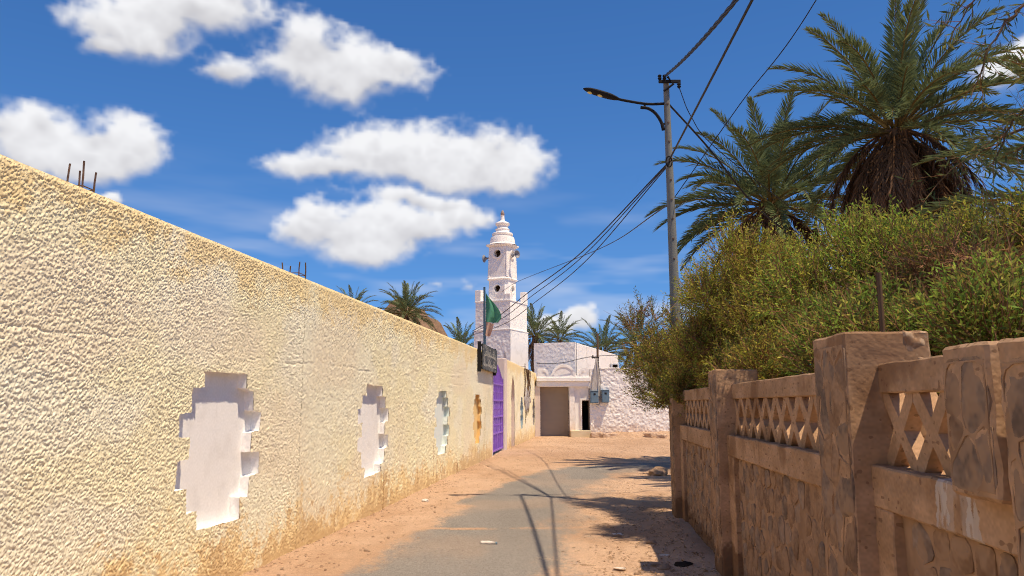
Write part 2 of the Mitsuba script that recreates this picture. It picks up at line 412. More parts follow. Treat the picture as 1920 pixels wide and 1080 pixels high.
def make_road():
    """a strip that runs up the lane and bends to the right behind the corner"""
    ctr = [(-0.85, -8), (-0.72, 0), (-0.40, 7.56), (-0.21, 8.9), (0.05, 10.9), (0.32, 12.85), (0.68, 14.8), (0.90, 15.8), (1.4, 17.4), (1.95, 18.9), (2.9, 20.1), (4.3, 20.9), (6.2, 21.2), (9, 21.3), (12, 21.3)]
    hw = [1.0, 1.02, 1.1, 1.13, 1.15, 1.15, 1.15, 1.15, 1.15, 1.15, 1.0, 1.0, 1.0, 1.0, 1.0]
    n = 620
    C = spline([(x, y, w) for (x, y), w in zip(ctr, hw)], n)
    t = np.gradient(C[:, :2], axis=0); t /= np.linalg.norm(t, axis=1, keepdims=True)
    nr = np.stack([t[:, 1], -t[:, 0]], 1)
    u = np.linspace(-1, 1, 41)
    s = np.cumsum(np.r_[0, np.linalg.norm(np.diff(C[:, :2], axis=0), axis=1)])
    P = C[:, None, :2] + nr[:, None] * (u[None, :, None] * C[:, None, 2:3] * 1.12)
    w = np.zeros((n, 41))
    ns = meshkit.fbm(np.c_[s, np.zeros(n), np.zeros(n)] / 0.5, 3, 3) - 0.5
    P[:, 0] += nr * (ns[:, None] * 0.12); P[:, -1] += nr * (ns[::-1, None] * 0.12)
    h = ground_h(P.reshape(-1, 2)) + 0.007
    h = h.reshape(n, 41); h[:, 0] -= 0.009; h[:, -1] -= 0.009
    V = np.c_[P.reshape(-1, 2), h.ravel()]
    uv = np.stack(np.broadcast_arrays((u[None] + 1) / 2, s[:, None]), -1).reshape(-1, 2)
    return tm(V, grid(n, 41)), uv


_rm, _ruv = make_road()
_f = np.array(_rm.faces)[:, ::-1]
add('road', tm(_rm.vertices, _f), 'm_road', smooth=True, uv=_ruv, kind='structure', label='narrow worn asphalt lane half covered with blown sand')

# ------------------------------------------------------------------ left wall (local frame WL: x along, y into the wall, z up)
def niche_poly(c, w=1.0):
    st = [(0.41, 1.885), (0.41, 1.745), (0.58, 1.745), (0.58, 1.545), (0.765, 1.545), (0.765, 1.32), (0.58, 1.32), (0.58, 1.14), (0.765, 1.14), (0.765, 0.91), (0.58, 0.91), (0.58, 0.70), (0.40, 0.70), (0.40, 0.545)]
    j = np.random.default_rng(int(c * 100)).normal(0, 0.012, (28, 2))
    pts = [(c + x * w, z) for x, z in st] + [(c - x * w, z) for x, z in st[::-1]]
    return Polygon(np.array(pts) + j)


def rough_h(a, z, seed=0):
    p = np.stack([a, z, np.full_like(a, 0.37 + seed)], -1)
    p1 = np.stack([.8 * a + .6 * z, -.6 * a + .8 * z, p[..., 2]], -1); p2 = np.stack([.55 * a - .835 * z, .835 * a + .55 * z, p[..., 2]], -1)
    n1 = meshkit.noise(p1 / 0.0100, 1 + seed); n2 = meshkit.noise(p2 / 0.0078, 2 + seed); n3 = meshkit.noise(p2 / 0.021, 3 + seed); n4 = meshkit.noise(p1 / 0.034, 13 + seed)
    amp = 0.65 + 0.7 * meshkit.fbm(p / 0.30, 3, 9 + seed)
    big = meshkit.fbm(p / 0.9, 2, 4 + seed)
    S = lambda x: np.clip((x - 0.28) / 0.42, 0, 1) ** 1.2
    fine = 0.0105 * S(n1) + 0.0055 * n2 + 0.0030 * n3 - 0.012 * np.clip((n3 * .6 + n2 * .4 - .58) * 5, 0, 1)
    coarse = 0.008 * n1 + 0.0150 * S(n3 * .6 + n4 * .4) - 0.013 * np.clip((n4 * .5 + n2 * .5 - .60) * 5, 0, 1)
    w = np.clip((a - 7.0) / 7.0, 0, 1) * .92           # the far end was thrown with a coarser mix
    h = 0.010 + 0.68 * fine * (1 - w) + 1.05 * coarse * w
    h = h * amp + 0.008 * (big - 0.5)
    a1 = np.stack([a, a * 0, a * 0], -1)
    seam = np.exp(-((z - 2.07 - 0.05 * (meshkit.fbm(a1 / 0.16, 4, 6) - 0.5) - 0.10 * (meshkit.fbm(a1 / 1.4, 2, 16) - 0.5)) / 0.008) ** 2)
    h -= 0.007 * seam * np.clip((meshkit.noise(a1 / 0.8, 8) - 0.45) * 3, 0, 1)
    return h


def rough_sheet(A, Z, ztop, holes, seed=0, thick=0.24):
    """roughcast face over columns A and fractions Z of the height ztop(a), with holes, plus the top of the wall"""
    a, f = np.meshgrid(A, Z, indexing='ij')
    zt = ztop(a)
    z = -0.12 + f * (zt + 0.12)
    h = rough_h(a, z, seed)
    y = -h
    # round the arris off
    e = np.clip((zt - z) / 0.03, 0, 1); y = y * (0.4 + 0.6 * e)
    V = np.stack([a, y, z], -1).reshape(-1, 3)
    nu, nv = a.shape
    F = grid(nu, nv)
    inside = np.zeros(nu * nv, bool)
    for g in holes:
        x0, z0, x1, z1 = g.bounds
        m = (V[:, 0] > x0) & (V[:, 0] < x1) & (V[:, 2] > z0) & (V[:, 2] < z1)
        idx = np.nonzero(m)[0]
        inside[idx[shapely.contains_xy(g.buffer(-0.003), V[idx, 0], V[idx, 2])]] = True
    F = F[~inside[F].any(1)] if False else F[~(inside[F].sum(1) >= 3)]
    ms = [tm(V, F)]
    # top, a few rows across the thickness
    aa, t = np.meshgrid(A, np.linspace(0, 1, 9), indexing='ij')
    zt = ztop(aa)
    hh = rough_h(aa, t * thick + 9.0, seed)
    yy = t * thick; zz = zt + np.where((t > 0) & (t < 1), hh * 0.7, 0)
    yy[:, 0] = y[:, -1]; zz[:, 0] = z[:, -1]
    ms.append(tm(np.stack([aa, yy, zz], -1).reshape(-1, 3), grid(*aa.shape)))
    a0, a1 = A[0], A[-1]
    # back
    zb = ztop(np.array([a0, a1]))
    ms.append(tm([(a0, thick, -.2), (a1, thick, -.2), (a1, thick, zb[1]), (a0, thick, zb[0])], [[0, 2, 1], [0, 3, 2]]))
    for k, (aa_, s) in enumerate(((a0, 1), (a1, -1))):
        ms.append(tm([(aa_, 0, -.2), (aa_, thick, -.2), (aa_, thick, zb[k]), (aa_, 0, zb[k])], [[0, 1, 2], [0, 2, 3]]))
    return cat(ms)


def niche_mesh(poly, depth):
    p = np.array(poly.exterior.coords)[:-1]
    v2, f2 = trimesh.creation.triangulate_polygon(poly, engine='earcut')
    v2, f2 = np.asarray(v2), np.asarray(f2)
    back = tm(np.c_[v2[:, 0], np.full(len(v2), depth), v2[:, 1]], f2)
    n = len(p)
    # reveals in strips with slightly uneven edges
    rows = np.linspace(-0.010, depth, 6)
    V = []; F = []
    q = []
    for i in range(n):
        a, b = p[i], p[(i + 1) % n]
        m = max(2, int(np.linalg.norm(b - a) / 0.025))
        for k in range(m): q.append(a + (b - a) * k / m)
    q = np.array(q); m = len(q)
    for y in rows:
        jit = (meshkit.noise(np.c_[q, np.full(m, y * 10)] / 0.03, 5) - 0.5) * 0.012 if 0.01 < y < depth - .001 else np.zeros(m)
        V.append(np.c_[q[:, 0] + jit, np.full(m, y), q[:, 1] + jit])
    V = np.vstack(V)
    for r in range(5):
        for i in range(m):
            j = (i + 1) % m
            F += [[r * m + i, r * m + j, (r + 1) * m + j], [r * m + i, (r + 1) * m + j, (r + 1) * m + i]]
    return cat([back, tm(V, F)])


W1 = thing('boundary_wall', 'long cream roughcast wall with stepped niches along the left side of the lane', 'wall')
N1 = [niche_poly(7.14), niche_poly(11.84, 1.05), niche_poly(16.88, 1.05), niche_poly(21.66, 1.0)]
top1 = lambda a: 3.0 + 0.0062 * a
A = [8.95]
while A[-1] < 24.5: A.append(A[-1] + 0.0015 * A[-1])
A = np.array(A); A[-1] = 24.55
add('wall_face', rough_sheet(np.arange(3.6, 8.951, 0.0068), np.linspace(0, 1, 455), top1, N1[:1]), 'm_wall', W1, smooth=True, M=WL)
add('wall_face', rough_sheet(A, np.linspace(0, 1, 250), top1, N1[1:]), 'm_wall', W1, smooth=True, M=WL)
add('wall_face', rough_sheet(np.arange(-9, 3.601, 0.05), np.linspace(0, 1, 64), top1, []), 'm_wall', W1, smooth=True, M=WL, label='near end of the wall beside the viewer')
for g, m, l in zip(N1, ('m_white', 'm_white', 'm_mint', 'm_ochre'), ('largest whitewashed stepped niche nearest the viewer', 'second whitewashed stepped niche from the viewer', 'stepped niche with pale mint painted sides', 'stepped niche painted ochre yellow')):
    add('niche', niche_mesh(g, 0.085), m, W1, M=WL, label=l)

W2 = thing('boundary_wall', 'shorter yellow wall with a pointed arch recess beyond the purple gate', 'wall')
arch = Polygon([(29.75, -0.2), (29.75, 1.9), (29.85, 2.25), (30.05, 2.52), (30.35, 2.76), (30.65, 2.52), (30.85, 2.25), (30.95, 1.9), (30.95, -0.2)])
N2 = [niche_poly(33.7, 0.85), niche_poly(39.6, 0.85)]
top2 = lambda a: 3.22 + 0.0 * a
add('wall_face', rough_sheet(np.arange(28.35, 41.0, 0.035), np.linspace(0, 1, 120), top2, N2 + [arch], 3), 'm_wall', W2, smooth=True, M=WL)
for g, m, l in zip(N2, ('m_bluegrey', 'm_grey_plaster'), ('blue grey painted stepped niche', 'grey stepped niche near the far end')):
    add('niche', niche_mesh(g, 0.10), m, W2, M=WL, label=l)
add('arch_recess', niche_mesh(arch, 0.16), 'm_pink_plaster', W2, M=WL, label='pointed arch recess with a shaded edge')
add('end_pier', box(41.0, 41.7, -0.03, 0.26, -0.2, 3.2, 0.015), 'm_pink_plaster', W2, M=WL, label='pale pinkish white end of the wall')
# grey cement relief, a branching growth with drips below
_q = np.random.default_rng(5)
parts = []
for k in range(26):
    a0 = 36.3 + _q.normal(0, 0.75); z0 = 1.75 + _q.normal(0, 0.22); r = _q.uniform(0.07, 0.17)
    s = trimesh.creation.icosphere(2, r); v = np.array(s.vertices); v *= (1.5, 0.42, 1.6)
    v += (meshkit.noise(v / 0.05, k)[:, None] - 0.5) * 0.05
    parts.append(tm(v + (a0, -0.03, z0), s.faces))
add('cement_relief', cat(parts), 'm_grey_plaster', W2, smooth=True, M=WL, label='lumpy grey cement relief on the yellow wall')
for a0, b0 in ((34.9, 34.7), (35.7, 36.4), (36.6, 36.1), (37.3, 36.9), (36.0, 37.2)):
    P = spline([(a0, -0.05, 3.2), (a0 + (b0 - a0) * .2, -0.06, 2.8), (a0 + (b0 - a0) * 1.1, -0.06, 2.4), (b0, -0.05, 1.95)], 14)
    P[:, 0] += 0.12 * np.sin(np.linspace(0, 7, 14) + a0)
    add('vine', tube(P, 0.028, 5), 'm_bark', W2, M=WL)
for a0, z1 in ((35.3, 0.75), (35.9, 1.05), (36.6, 1.2)):
    add('drip', tube([(a0, -0.02, 1.65), (a0 + .05, -0.02, 1.3), (a0, -0.02, z1)], [0.06, 0.045, 0.02], 6), 'm_bark', W2, M=WL)

# pillar between the gate and the second wall
gp = thing('gate_pillar', 'pale plastered pillar on the far side of the purple gate', 'pillar')
pv = box(27.72, 28.34, -0.035, 0.42, -0.2, 3.24, 0.02)
add('shaft', pv, 'm_pink_plaster', gp, M=WL)
# ochre slab edge at the near jamb
gj = thing('gate_jamb', 'narrow cream plaster jamb under the signboard on the near side of the purple gate', 'pillar')
add('shaft', box(24.56, 24.76, -0.03, 0.34, -0.2, 3.12, 0.02), 'm_pink_plaster', gj, M=WL)

# ------------------------------------------------------------------ gate
scene['m_lilac'] = rough(proc(lambda p, n, uv: mix((0.36, 0.26, 0.60), (0.46, 0.36, 0.68), fbm(p.x * 6, p.y * 6, p.z * 4, 3)) * (1 - 0.25 * smoothstep(0.6, 0.75, fbm(p.y * 11, p.z * 5, 1.0, 3)))), 0.5)
scene['m_violet'] = rough(proc(lambda p, n, uv: mix((0.20, 0.09, 0.46), (0.27, 0.14, 0.55), fbm(p.x * 9, p.y * 9, p.z * 5, 3))), 0.45)
G0, G1 = 24.80, 27.70
gate = thing('metal_gate', 'purple two leaf metal gate with a curved peaked top', 'gate')


def gtop(a):
    t = abs((a - (G0 + G1) / 2) / ((G1 - G0) / 2))
    return 2.45 + 0.42 * (math.cos(math.pi * min(1, t * 1.02)) * 0.5 + 0.5) ** 0.9


for side in (0, 1):
    a0, a1 = (G0 + 0.01, (G0 + G1) / 2 - 0.006) if side == 0 else ((G0 + G1) / 2 + 0.006, G1 - 0.01)
    xs = np.linspace(a0, a1, 14)
    sheet = Polygon([(a0, 0.06), (a1, 0.06)] + [(x, gtop(x)) for x in xs[::-1]])
    lf = add('leaf', extr(sheet, 0.07, 0.10), 'm_lilac', gate, M=WL)
    for k, x in enumerate(np.linspace(a0 + 0.03, a1 - 0.03, 4)):
        add('bar', box(x - 0.03, x + 0.03, 0.025, 0.069, 0.06, gtop(x) + (0.05 if k in (0, 3) else 0.0), 0.006), 'm_violet', lf, M=WL)
    for z in (0.08, 0.62, 1.16, 1.70, 2.24):
        add('rail', box(a0 + 0.005, a1 - 0.005, 0.032, 0.066, z, z + 0.055, 0.006), 'm_violet', lf, M=WL)
    cols = np.linspace(a0 + 0.03, a1 - 0.03, 4)
    for z0 in (0.62, 1.16, 1.70):
        for i in range(3):
            x = (cols[i] + cols[i + 1]) / 2
            add('stud', tm(*(lambda m: (np.array(m.vertices) * (1, .6, 1) + (x, 0.055, z0 + 0.29), m.faces))(trimesh.creation.icosphere(1, 0.045))), 'm_violet', lf, M=WL)
    top = [(x, 0.055, gtop(x) + 0.01) for x in xs]
    add('top_rail', tube(top, 0.03, 6), 'm_violet', lf, M=WL)
    x = (cols[1] + cols[2]) / 2
    for x in (cols[:-1] + cols[1:]) / 2:
        add('thin_bar', box(x - 0.012, x + 0.012, 0.035, 0.069, 1.72, gtop(x), 0.003), 'm_violet', lf, M=WL)
        add('thin_bar', box(x - 0.012, x + 0.012, 0.035, 0.069, 0.10, 0.62, 0.003), 'm_violet', lf, M=WL)

# ------------------------------------------------------------------ signboard, flag, rebars
scene['m_sign'] = rough(proc(lambda p, n, uv: mix((0.045, 0.048, 0.045), (0.16, 0.155, 0.14), smoothstep(0.48, 0.7, fbm(p.y * 4, p.z * 16, p.x * 9, 4)))), 0.6)
scene['m_signtext'] = diffuse(rgb(0.42, 0.42, 0.39))
sg = thing('signboard', 'weathered dark signboard with faded pale script on the wall beside the purple gate', 'sign')
add('board', box(21.65, 24.65, -0.165, -0.13, 2.57, 3.29, 0.006), 'm_sign', sg, M=WL)
for x in (21.58, 24.68):
    add('post', box(x - 0.035, x + 0.035, -0.12, -0.03, 2.50, 3.34, 0.004), 'm_dark_metal', sg, M=WL)
add('rail', box(21.55, 24.7, -0.128, -0.085, 3.23, 3.27, 0.004), 'm_dark_metal', sg, M=WL)
add('rail', box(21.55, 24.7, -0.128, -0.085, 2.60, 2.64, 0.004), 'm_dark_metal', sg, M=WL)
_q = np.random.default_rng(21)
for row, (zb, hh) in enumerate(((2.99, 0.16), (2.70, 0.13))):
    strokes = []
    x = 24.35
    while x > 21.95:
        w = _q.uniform(0.14, 0.34)
        pts = [(x, zb + hh * _q.uniform(.3, 1.0)), (x - w * .3, zb + hh * .1), (x - w * .6, zb - hh * _q.uniform(-.1, .3)), (x - w, zb + hh * _q.uniform(0, .4))]
        strokes.append(LineString(spline([(*p, 0) for p in pts], 12)[:, :2]).buffer(0.018))
        if _q.random() < .6: strokes.append(shapely.Point(x - w / 2, zb + hh * (1.25 if _q.random() < .6 else -.6)).buffer(0.022, 4))
        if _q.random() < .45: strokes.append(LineString([(x - w * .2, zb), (x - w * .2, zb + hh * 1.4)]).buffer(0.016))
        x -= w + _q.uniform(0.02, 0.07)
    add('lettering', extr(shapely.union_all(strokes), -0.168, -0.1655), 'm_signtext', sg, M=WL)

scene['m_flagpole'] = rough(rgb(0.05, 0.10, 0.15), 0.45)
fp = thing('flagpole', 'dark blue flagpole rising behind the signboard', 'pole')
add('shaft', tube([(22.62, -0.07, 2.6), (22.55, -0.06, 5.02)], [0.045, 0.032], 8), 'm_flagpole', fp, M=WL, smooth=40)
add('clamp', box(22.55, 22.69, -0.12, -0.02, 2.86, 2.90, 0.004), 'm_dark_metal', fp, M=WL)
scene['m_flag'] = leaf(proc(lambda p, n, uv: mix((0.09, 0.29, 0.19), (0.11, 0.34, 0.23), noise(p.x * 20, p.y * 20, p.z * 20))), 0.35, 0.7)
scene['m_flag_white'] = leaf(rgb(0.62, 0.42, 0.33), 0.35, 0.7)
fl = thing('flag', 'limp green and pale flag hanging from the flagpole', 'flag')


def cloth(top, bot, w_fn, folds, seed, nu=26, nv=40):
    u, v = np.meshgrid(np.linspace(0, 1, nu), np.linspace(0, 1, nv), indexing='ij')
    z = top + (bot - top) * v
    w = w_fn(v)
    out = u * w                                     # away from the wall
    y = -0.10 - out
    xx = 22.58 + 0.05 * np.sin(u * folds + v * 2.4 + seed) * (0.4 + v) + 0.18 * u * v
    z = z - 0.10 * u * (1 - v) - 0.05 * u * np.sin(v * 3)
    return tm(np.stack([xx, y, z], -1).reshape(-1, 3), grid(nu, nv))


add('green_cloth', cloth(4.86, 3.98, lambda v: 0.05 + 0.40 * np.sin(np.clip(v * 1.35, 0, 1) * np.pi / 2) * (1 - 0.25 * np.clip((v - .8) * 5, 0, 1)), 9.0, 0.3), 'm_flag', fl, smooth=True, M=WL)
add('pale_cloth', cloth(4.02, 3.58, lambda v: 0.24 * (1 - 0.55 * v), 8.0, 1.3), 'm_flag_white', fl, smooth=True, M=WL)


def rebar(label, a, y, z0, bars, s, ties):
    k = thing('rebar_stub', label, 'rebar', 'bunches of bare rebar standing on the walls')
    P = [(-s, -s), (s, -s), (-s * .9, s), (s, s * .9)][:bars]
    r = np.random.default_rng(int(a * 10))
    for (dx, dy) in P:
        h = r.uniform(0.15, 0.21)
        ln = r.normal(0, .006, 2)
        add('bar', tube([(a + dx, y + dy, z0 - 0.12), (a + dx + ln[0] * .4, y + dy, z0 + h * .5), (a + dx + ln[0], y + dy + ln[1], z0 + h)], 0.0075, 6), 'm_rust', k, M=WL)
    if ties:
        add('tie', tube([(a + x, y + yy, z0 + 0.035) for x, yy in ((-s, -s), (s, -s), (s, s), (-s, s), (-s, -s))], 0.005, 5), 'm_rust', k, M=WL)


rebar('four bare rebar rods tied together on top of the cream wall, largest and nearest', 5.13, 0.10, 3.03, 4, 0.06, True)
rebar('four thin bare rebar rods on the cream wall halfway along its top', 8.86, 0.10, 3.06, 4, 0.10, True)
rebar('two bare rebar rods standing on the pale pillar beyond the gate', 28.0, 0.15, 3.27, 2, 0.14, False)
rebar('two bare rebar rods on the yellow wall beyond the pointed arch', 34.7, 0.12, 3.24, 2, 0.2, True)
rebar('bare rebar rods at the far end of the yellow wall', 40.2, 0.12, 3.24, 4, 0.12, True)

# ------------------------------------------------------------------ right wall (local frame WR: x along, y out to the road)
RW = thing('stone_wall', 'tan stone panelled wall with cement lattice along the right side of the lane', 'wall')
SILL, BEAM0, RAIL0, RAIL1 = 1.32, 1.13, 1.65, 1.79


def wobble(m, amp=0.006, s=0.12, seed=0):
    v = np.array(m.vertices)
    d = np.stack([meshkit.noise(v / s, seed + k) - 0.5 for k in range(3)], 1) + 0.5 * np.stack([meshkit.noise(v / (s * .3), seed + 9 + k) - 0.5 for k in range(3)], 1)
    return tm(v + d * amp * 2, m.faces)


def fine_box(x0, x1, y0, y1, z0, z1, c, step, amp, seed):
    """a rendered block with uneven faces and softened arrises"""
    m = box(x0, x1, y0, y1, z0, z1, c)
    v, f = trimesh.remesh.subdivide_to_size(np.array(m.vertices), np.array(m.faces), step, max_iter=12)
    m = trimesh.Trimesh(v, f); m.merge_vertices()
    return wobble(m, amp, 0.10, seed)


def voronoi_stones(x0, x1, z0, z1, sx, sz, seed, gap=0.011, jit=0.38):
    r = np.random.default_rng(seed)
    pts = []
    nz_, = [int(round((z1 - z0) / sz))]
    for j in range(-1, nz_ + 1):
        k = int(round((x1 - x0) / sx))
        off = 0.5 * (j % 2)
        for i in range(-1, k + 2):
            pts.append((x0 + (i + off + r.uniform(-jit, jit) * .8) * (x1 - x0) / k, z0 + (j + .5 + r.uniform(-jit, jit)) * (z1 - z0) / nz_))
    cells = shapely.voronoi_polygons(shapely.MultiPoint(pts), extend_to=sbox(x0 - 1, z0 - 1, x1 + 1, z1 + 1))
    area = sbox(x0, z0, x1, z1)
    out = []
    for g in cells.geoms:
        c = g.intersection(area)
        if c.is_empty: continue
        c = c.buffer(-gap - 0.03).buffer(0.03, 3).simplify(0.005)
        if c.geom_type == 'Polygon' and c.area > 0.004: out.append(c)
    return out


def stone_mesh(poly, y0, h, r, lean=1):
    """one flat faced rubble stone: skirt, bevel, slightly domed face"""
    p = np.array(poly.exterior.coords)[:-1]
    if not poly.exterior.is_ccw: p = p[::-1]
    n = len(p); c = p.mean(0)
    inset = c + (p - c) * (1 - min(0.22, 0.018 / max(1e-3, math.sqrt(poly.area) / 2)))
    ti = r.normal(0, 0.05, 2)
    rings = [np.c_[p[:, 0], np.full(n, y0 - .03), p[:, 1]], np.c_[p[:, 0], np.full(n, y0 + h * .62), p[:, 1]], np.c_[inset[:, 0], y0 + h + (inset - c) @ ti + r.normal(0, .0015, n), inset[:, 1]]]
    V = np.vstack(rings + [[[c[0], y0 + h + 0.006, c[1]]]])
    F = []
    for k in range(2):
        for i in range(n):
            j = (i + 1) % n
            F += [[k * n + i, (k + 1) * n + j, k * n + j], [k * n + i, (k + 1) * n + i, (k + 1) * n + j]]
    for i in range(n):
        F.append([2 * n + i, 3 * n, 2 * n + (i + 1) % n])
    return tm(V, F)


def mortar_sheet(x0, x1, z0, z1, y, seed):
    nu, nv = max(2, int((x1 - x0) / 0.03)), max(2, int((z1 - z0) / 0.03))
    X, Z = np.meshgrid(np.linspace(x0, x1, nu), np.linspace(z0, z1, nv), indexing='ij')
    h = 0.020 * (meshkit.fbm(np.stack([X, Z, X * 0], -1) / 0.09, 3, seed) - 0.45)
    return tm(np.stack([X, y + h, Z], -1).reshape(-1, 3), grid(nu, nv)[:, ::-1])


def ribs(parent, x0, x1, z0, z1, y, sx, sz, seed, h=0.006):
    cells = voronoi_stones(x0, x1, z0, z1, sx, sz, seed, gap=0.0)
    net = sbox(x0, z0, x1, z1).difference(shapely.union_all([c.buffer(-0.002) for c in cells])).buffer(0.004).buffer(-0.002).simplify(0.003)
    m = extr(net, y, y + h)
    add('mortar_ribs', m, 'm_mortar', parent, M=WR)


def stone_field(parent, x0, x1, z0, z1, y, sx, sz, seed, hmax, gap=0.011):
    r = np.random.default_rng(seed)
    for g in voronoi_stones(x0, x1, z0, z1, sx, sz, seed, gap):
        add('stone', stone_mesh(g, y, r.uniform(0.35, 1.0) * hmax, r), STONES[r.integers(4)], parent, smooth=32, M=WR)


PILLARS = [(10.88, 11.30, 1.74), (7.33, 7.72, 1.925), (3.70, 4.19, 1.945)]
for i, (a0, a1, zt) in enumerate(PILLARS):
    pk = add('pillar', fine_box(a0, a1, -0.40, 0.0, -0.15, zt, 0.010, 0.05, 0.0035, 30 + i), 'm_plaster', RW, smooth=50, M=WR,
             label=('last pillar at the corner of the wall, under the leaves', 'middle pillar', 'tall pillar with a crumbling top')[i])
    # road face of the pillar: two columns of rough stones with raised mortar
    am = (a0 + a1) / 2 + 0.02
    for (b0, b1) in ((a0 + 0.015, am), (am, a1 - 0.015)):
        stone_field(pk, b0, b1, 0.05, zt - 0.06, 0.0005, b1 - b0, 0.20, 50 + i * 2 + (b0 > a0 + .1), 0.0015, gap=-.012)
        ribs(pk, b0, b1, 0.05, zt - 0.06, 0.0, b1 - b0, 0.20, 50 + i * 2 + (b0 > a0 + .1), h=.0035)
# broken crust on top of the tall pillar
lumps = [fine_box(3.698, 3.80, -0.401, -0.27, 1.80, 1.943, 0.01, 0.009, 0.012, 5), fine_box(3.699, 3.76, -0.401, -0.33, 1.74, 1.82, 0.008, 0.009, 0.012, 6)]
scene['m_crust'] = diffuse(proc(lambda p, n, uv: mix((0.28, 0.17, 0.10), (0.48, 0.35, 0.23), smoothstep(.35, .65, fbm(p.x * 30, p.y * 30, p.z * 30, 3)))))
add('broken_crust', cat(lumps), 'm_crust', RW, M=WR, label='crumbled pale crust at the top of the tall pillar')

# the joint pillars close to the viewer
p4 = add('pillar', fine_box(2.40, 2.70, -0.36, 0.0, 1.30, 1.795, 0.012, 0.05, 0.005, 44), 'm_plaster', RW, smooth=50, M=WR, label='short pillar above the beam beside the open joint')
stone_field(p4, 2.42, 2.69, 1.33, 1.74, 0.0005, 0.15, 0.20, 71, 0.0015, gap=-.012)
ribs(p4, 2.42, 2.69, 1.33, 1.74, 0.0, 0.15, 0.20, 71, h=.0035)
p5 = add('pillar', fine_box(1.78, 2.335, -0.36, 0.004, -0.15, 1.79, 0.012, 0.05, 0.005, 45), 'm_plaster', RW, smooth=50, M=WR, label='nearest pillar beyond the open joint')
stone_field(p5, 1.80, 2.31, 0.05, 1.72, 0.0045, 0.18, 0.2, 72, 0.002, gap=-.012)
ribs(p5, 1.80, 2.31, 0.05, 1.72, 0.0045, 0.18, 0.2, 72, h=.004)

BAYS = [(7.72, 10.88, 0.24), (4.19, 7.33, 0.24), (2.46, 3.70, 0.20)]
for bi, (a0, a1, band) in enumerate(BAYS):
    mat = 'm_plaster_spill' if bi == 2 else 'm_plaster'
    a1b = a1 + 0.005
    beam = fine_box(a0 - 0.005, a1b, -0.30, -0.09, BEAM0, SILL, 0.008, 0.06, 0.0035, 60 + bi)
    if bi == 2:        # broken near end
        v = np.array(beam.vertices); m = v[:, 0] < a0 + 0.02
        v[m, 0] += (meshkit.noise(np.c_[v[m, 1] * 0, v[m, 1], v[m, 2]] / 0.05, 4) - .3) * 0.09
        beam = tm(v, beam.faces)
    add('beam', beam, mat, RW, smooth=45, M=WR, label='beam with a spill of whitewash and a broken end' if bi == 2 else None)
    add('top_rail', fine_box((2.70 if bi == 2 else a0) - 0.005, a1b, -0.215, -0.15, RAIL0, RAIL1, 0.007, 0.06, 0.0035, 65 + bi), 'm_plaster', RW, smooth=45, M=WR)
    # plaster strip beside the far pillar, and the stone panel set back behind it
    add('plaster_strip', fine_box(a1 - band, a1b, -0.30, -0.092, -0.15, BEAM0 + 0.002, 0.007, 0.06, 0.0035, 70 + bi), 'm_plaster', RW, smooth=45, M=WR)
    pn = add('stone_panel', cat([mortar_sheet(a0 - 0.0, a1 - band + 0.01, -0.12, BEAM0 + 0.02, -0.140, 80 + bi), box(a0, a1 - band, -0.30, -0.17, -0.15, BEAM0)]), 'm_mortar', RW, smooth=40, M=WR)
    stone_field(pn, a0 + 0.01, a1 - band - 0.01, -0.05, BEAM0 - 0.005, -0.142, 0.175, 0.165, 90 + bi, 0.014)
    # lattice of crossed cement blocks
    l0, l1 = (2.72, 3.70) if bi == 2 else (a0, a1)
    n = int(round((l1 - l0) / 0.327)); w = (l1 - l0) / n
    for k in range(n):
        c = l0 + (k + .5) * w
        cell = sbox(c - w / 2 + 0.001, SILL - 0.01, c + w / 2 - 0.001, RAIL0 + 0.01)
        X = shapely.union_all([LineString([(c - w / 2, SILL - .015), (c + w / 2, RAIL0 + .015)]), LineString([(c - w / 2, RAIL0 + .015), (c + w / 2, SILL - .015)])]).buffer(0.038, cap_style='flat').intersection(cell)
        X = shapely.union_all([X, sbox(c - w / 2 + .001, SILL - .01, c - w / 2 + .03, SILL + .04), sbox(c + w / 2 - .03, SILL - .01, c + w / 2 - .001, SILL + .04), sbox(c - w / 2 + .001, RAIL0 - .04, c - w / 2 + .03, RAIL0 + .01), sbox(c + w / 2 - .03, RAIL0 - .04, c + w / 2 - .001, RAIL0 + .01)])
        X = X.buffer(-0.004).buffer(0.004)
        add('lattice_block', wobble(extr(X, -0.235, -0.165), 0.004, .06, k + bi * 20), 'm_plaster', RW, M=WR)
# crack strip in the middle bay
crack = Polygon([(4.95, 1.33), (4.99, 1.33), (4.965, 1.20), (4.97, 1.12), (4.985, 1.0), (4.955, 0.93), (4.935, 1.0), (4.93, 1.12), (4.945, 1.2)])
# wall beside and behind the viewer, out of the picture
w_near = add('stone_panel', fine_box(-6.0, 1.78, -0.32, -0.06, -0.15, 1.79, 0.02, 0.3, 0.012, 99), 'm_mortar', RW, smooth=45, M=WR)
# return of the wall round the corner
add('return_wall', fine_box(10.98, 11.25, -4.6, -0.38, -0.15, 1.70, 0.02, 0.2, 0.01, 98), 'm_plaster', RW, smooth=45, M=WR)

# ------------------------------------------------------------------ white house at the end of the lane
def rough_wall(x0, x1, z0, z1, y, thick, cell, amp, scale, seed, holes=()):
    """whitewashed rubble face towards -y with real relief"""
    nu, nv = int((x1 - x0) / cell) + 1, int((z1 - z0) / cell) + 1
    X, Z = np.meshgrid(np.linspace(x0, x1, nu), np.linspace(z0, z1, nv), indexing='ij')
    P = np.stack([X, Z, X * 0 + seed], -1)
    h = amp * (meshkit.noise(P / scale, seed) * .65 + meshkit.noise(P / (scale * .45), seed + 1) * .35)
    V = np.stack([X, y - h, Z], -1).reshape(-1, 3)
    F = grid(nu, nv)
    ms = [tm(V, F), box(x0, x1, y + 0.004, y + thick, z0, z1)]
    return cat(ms)


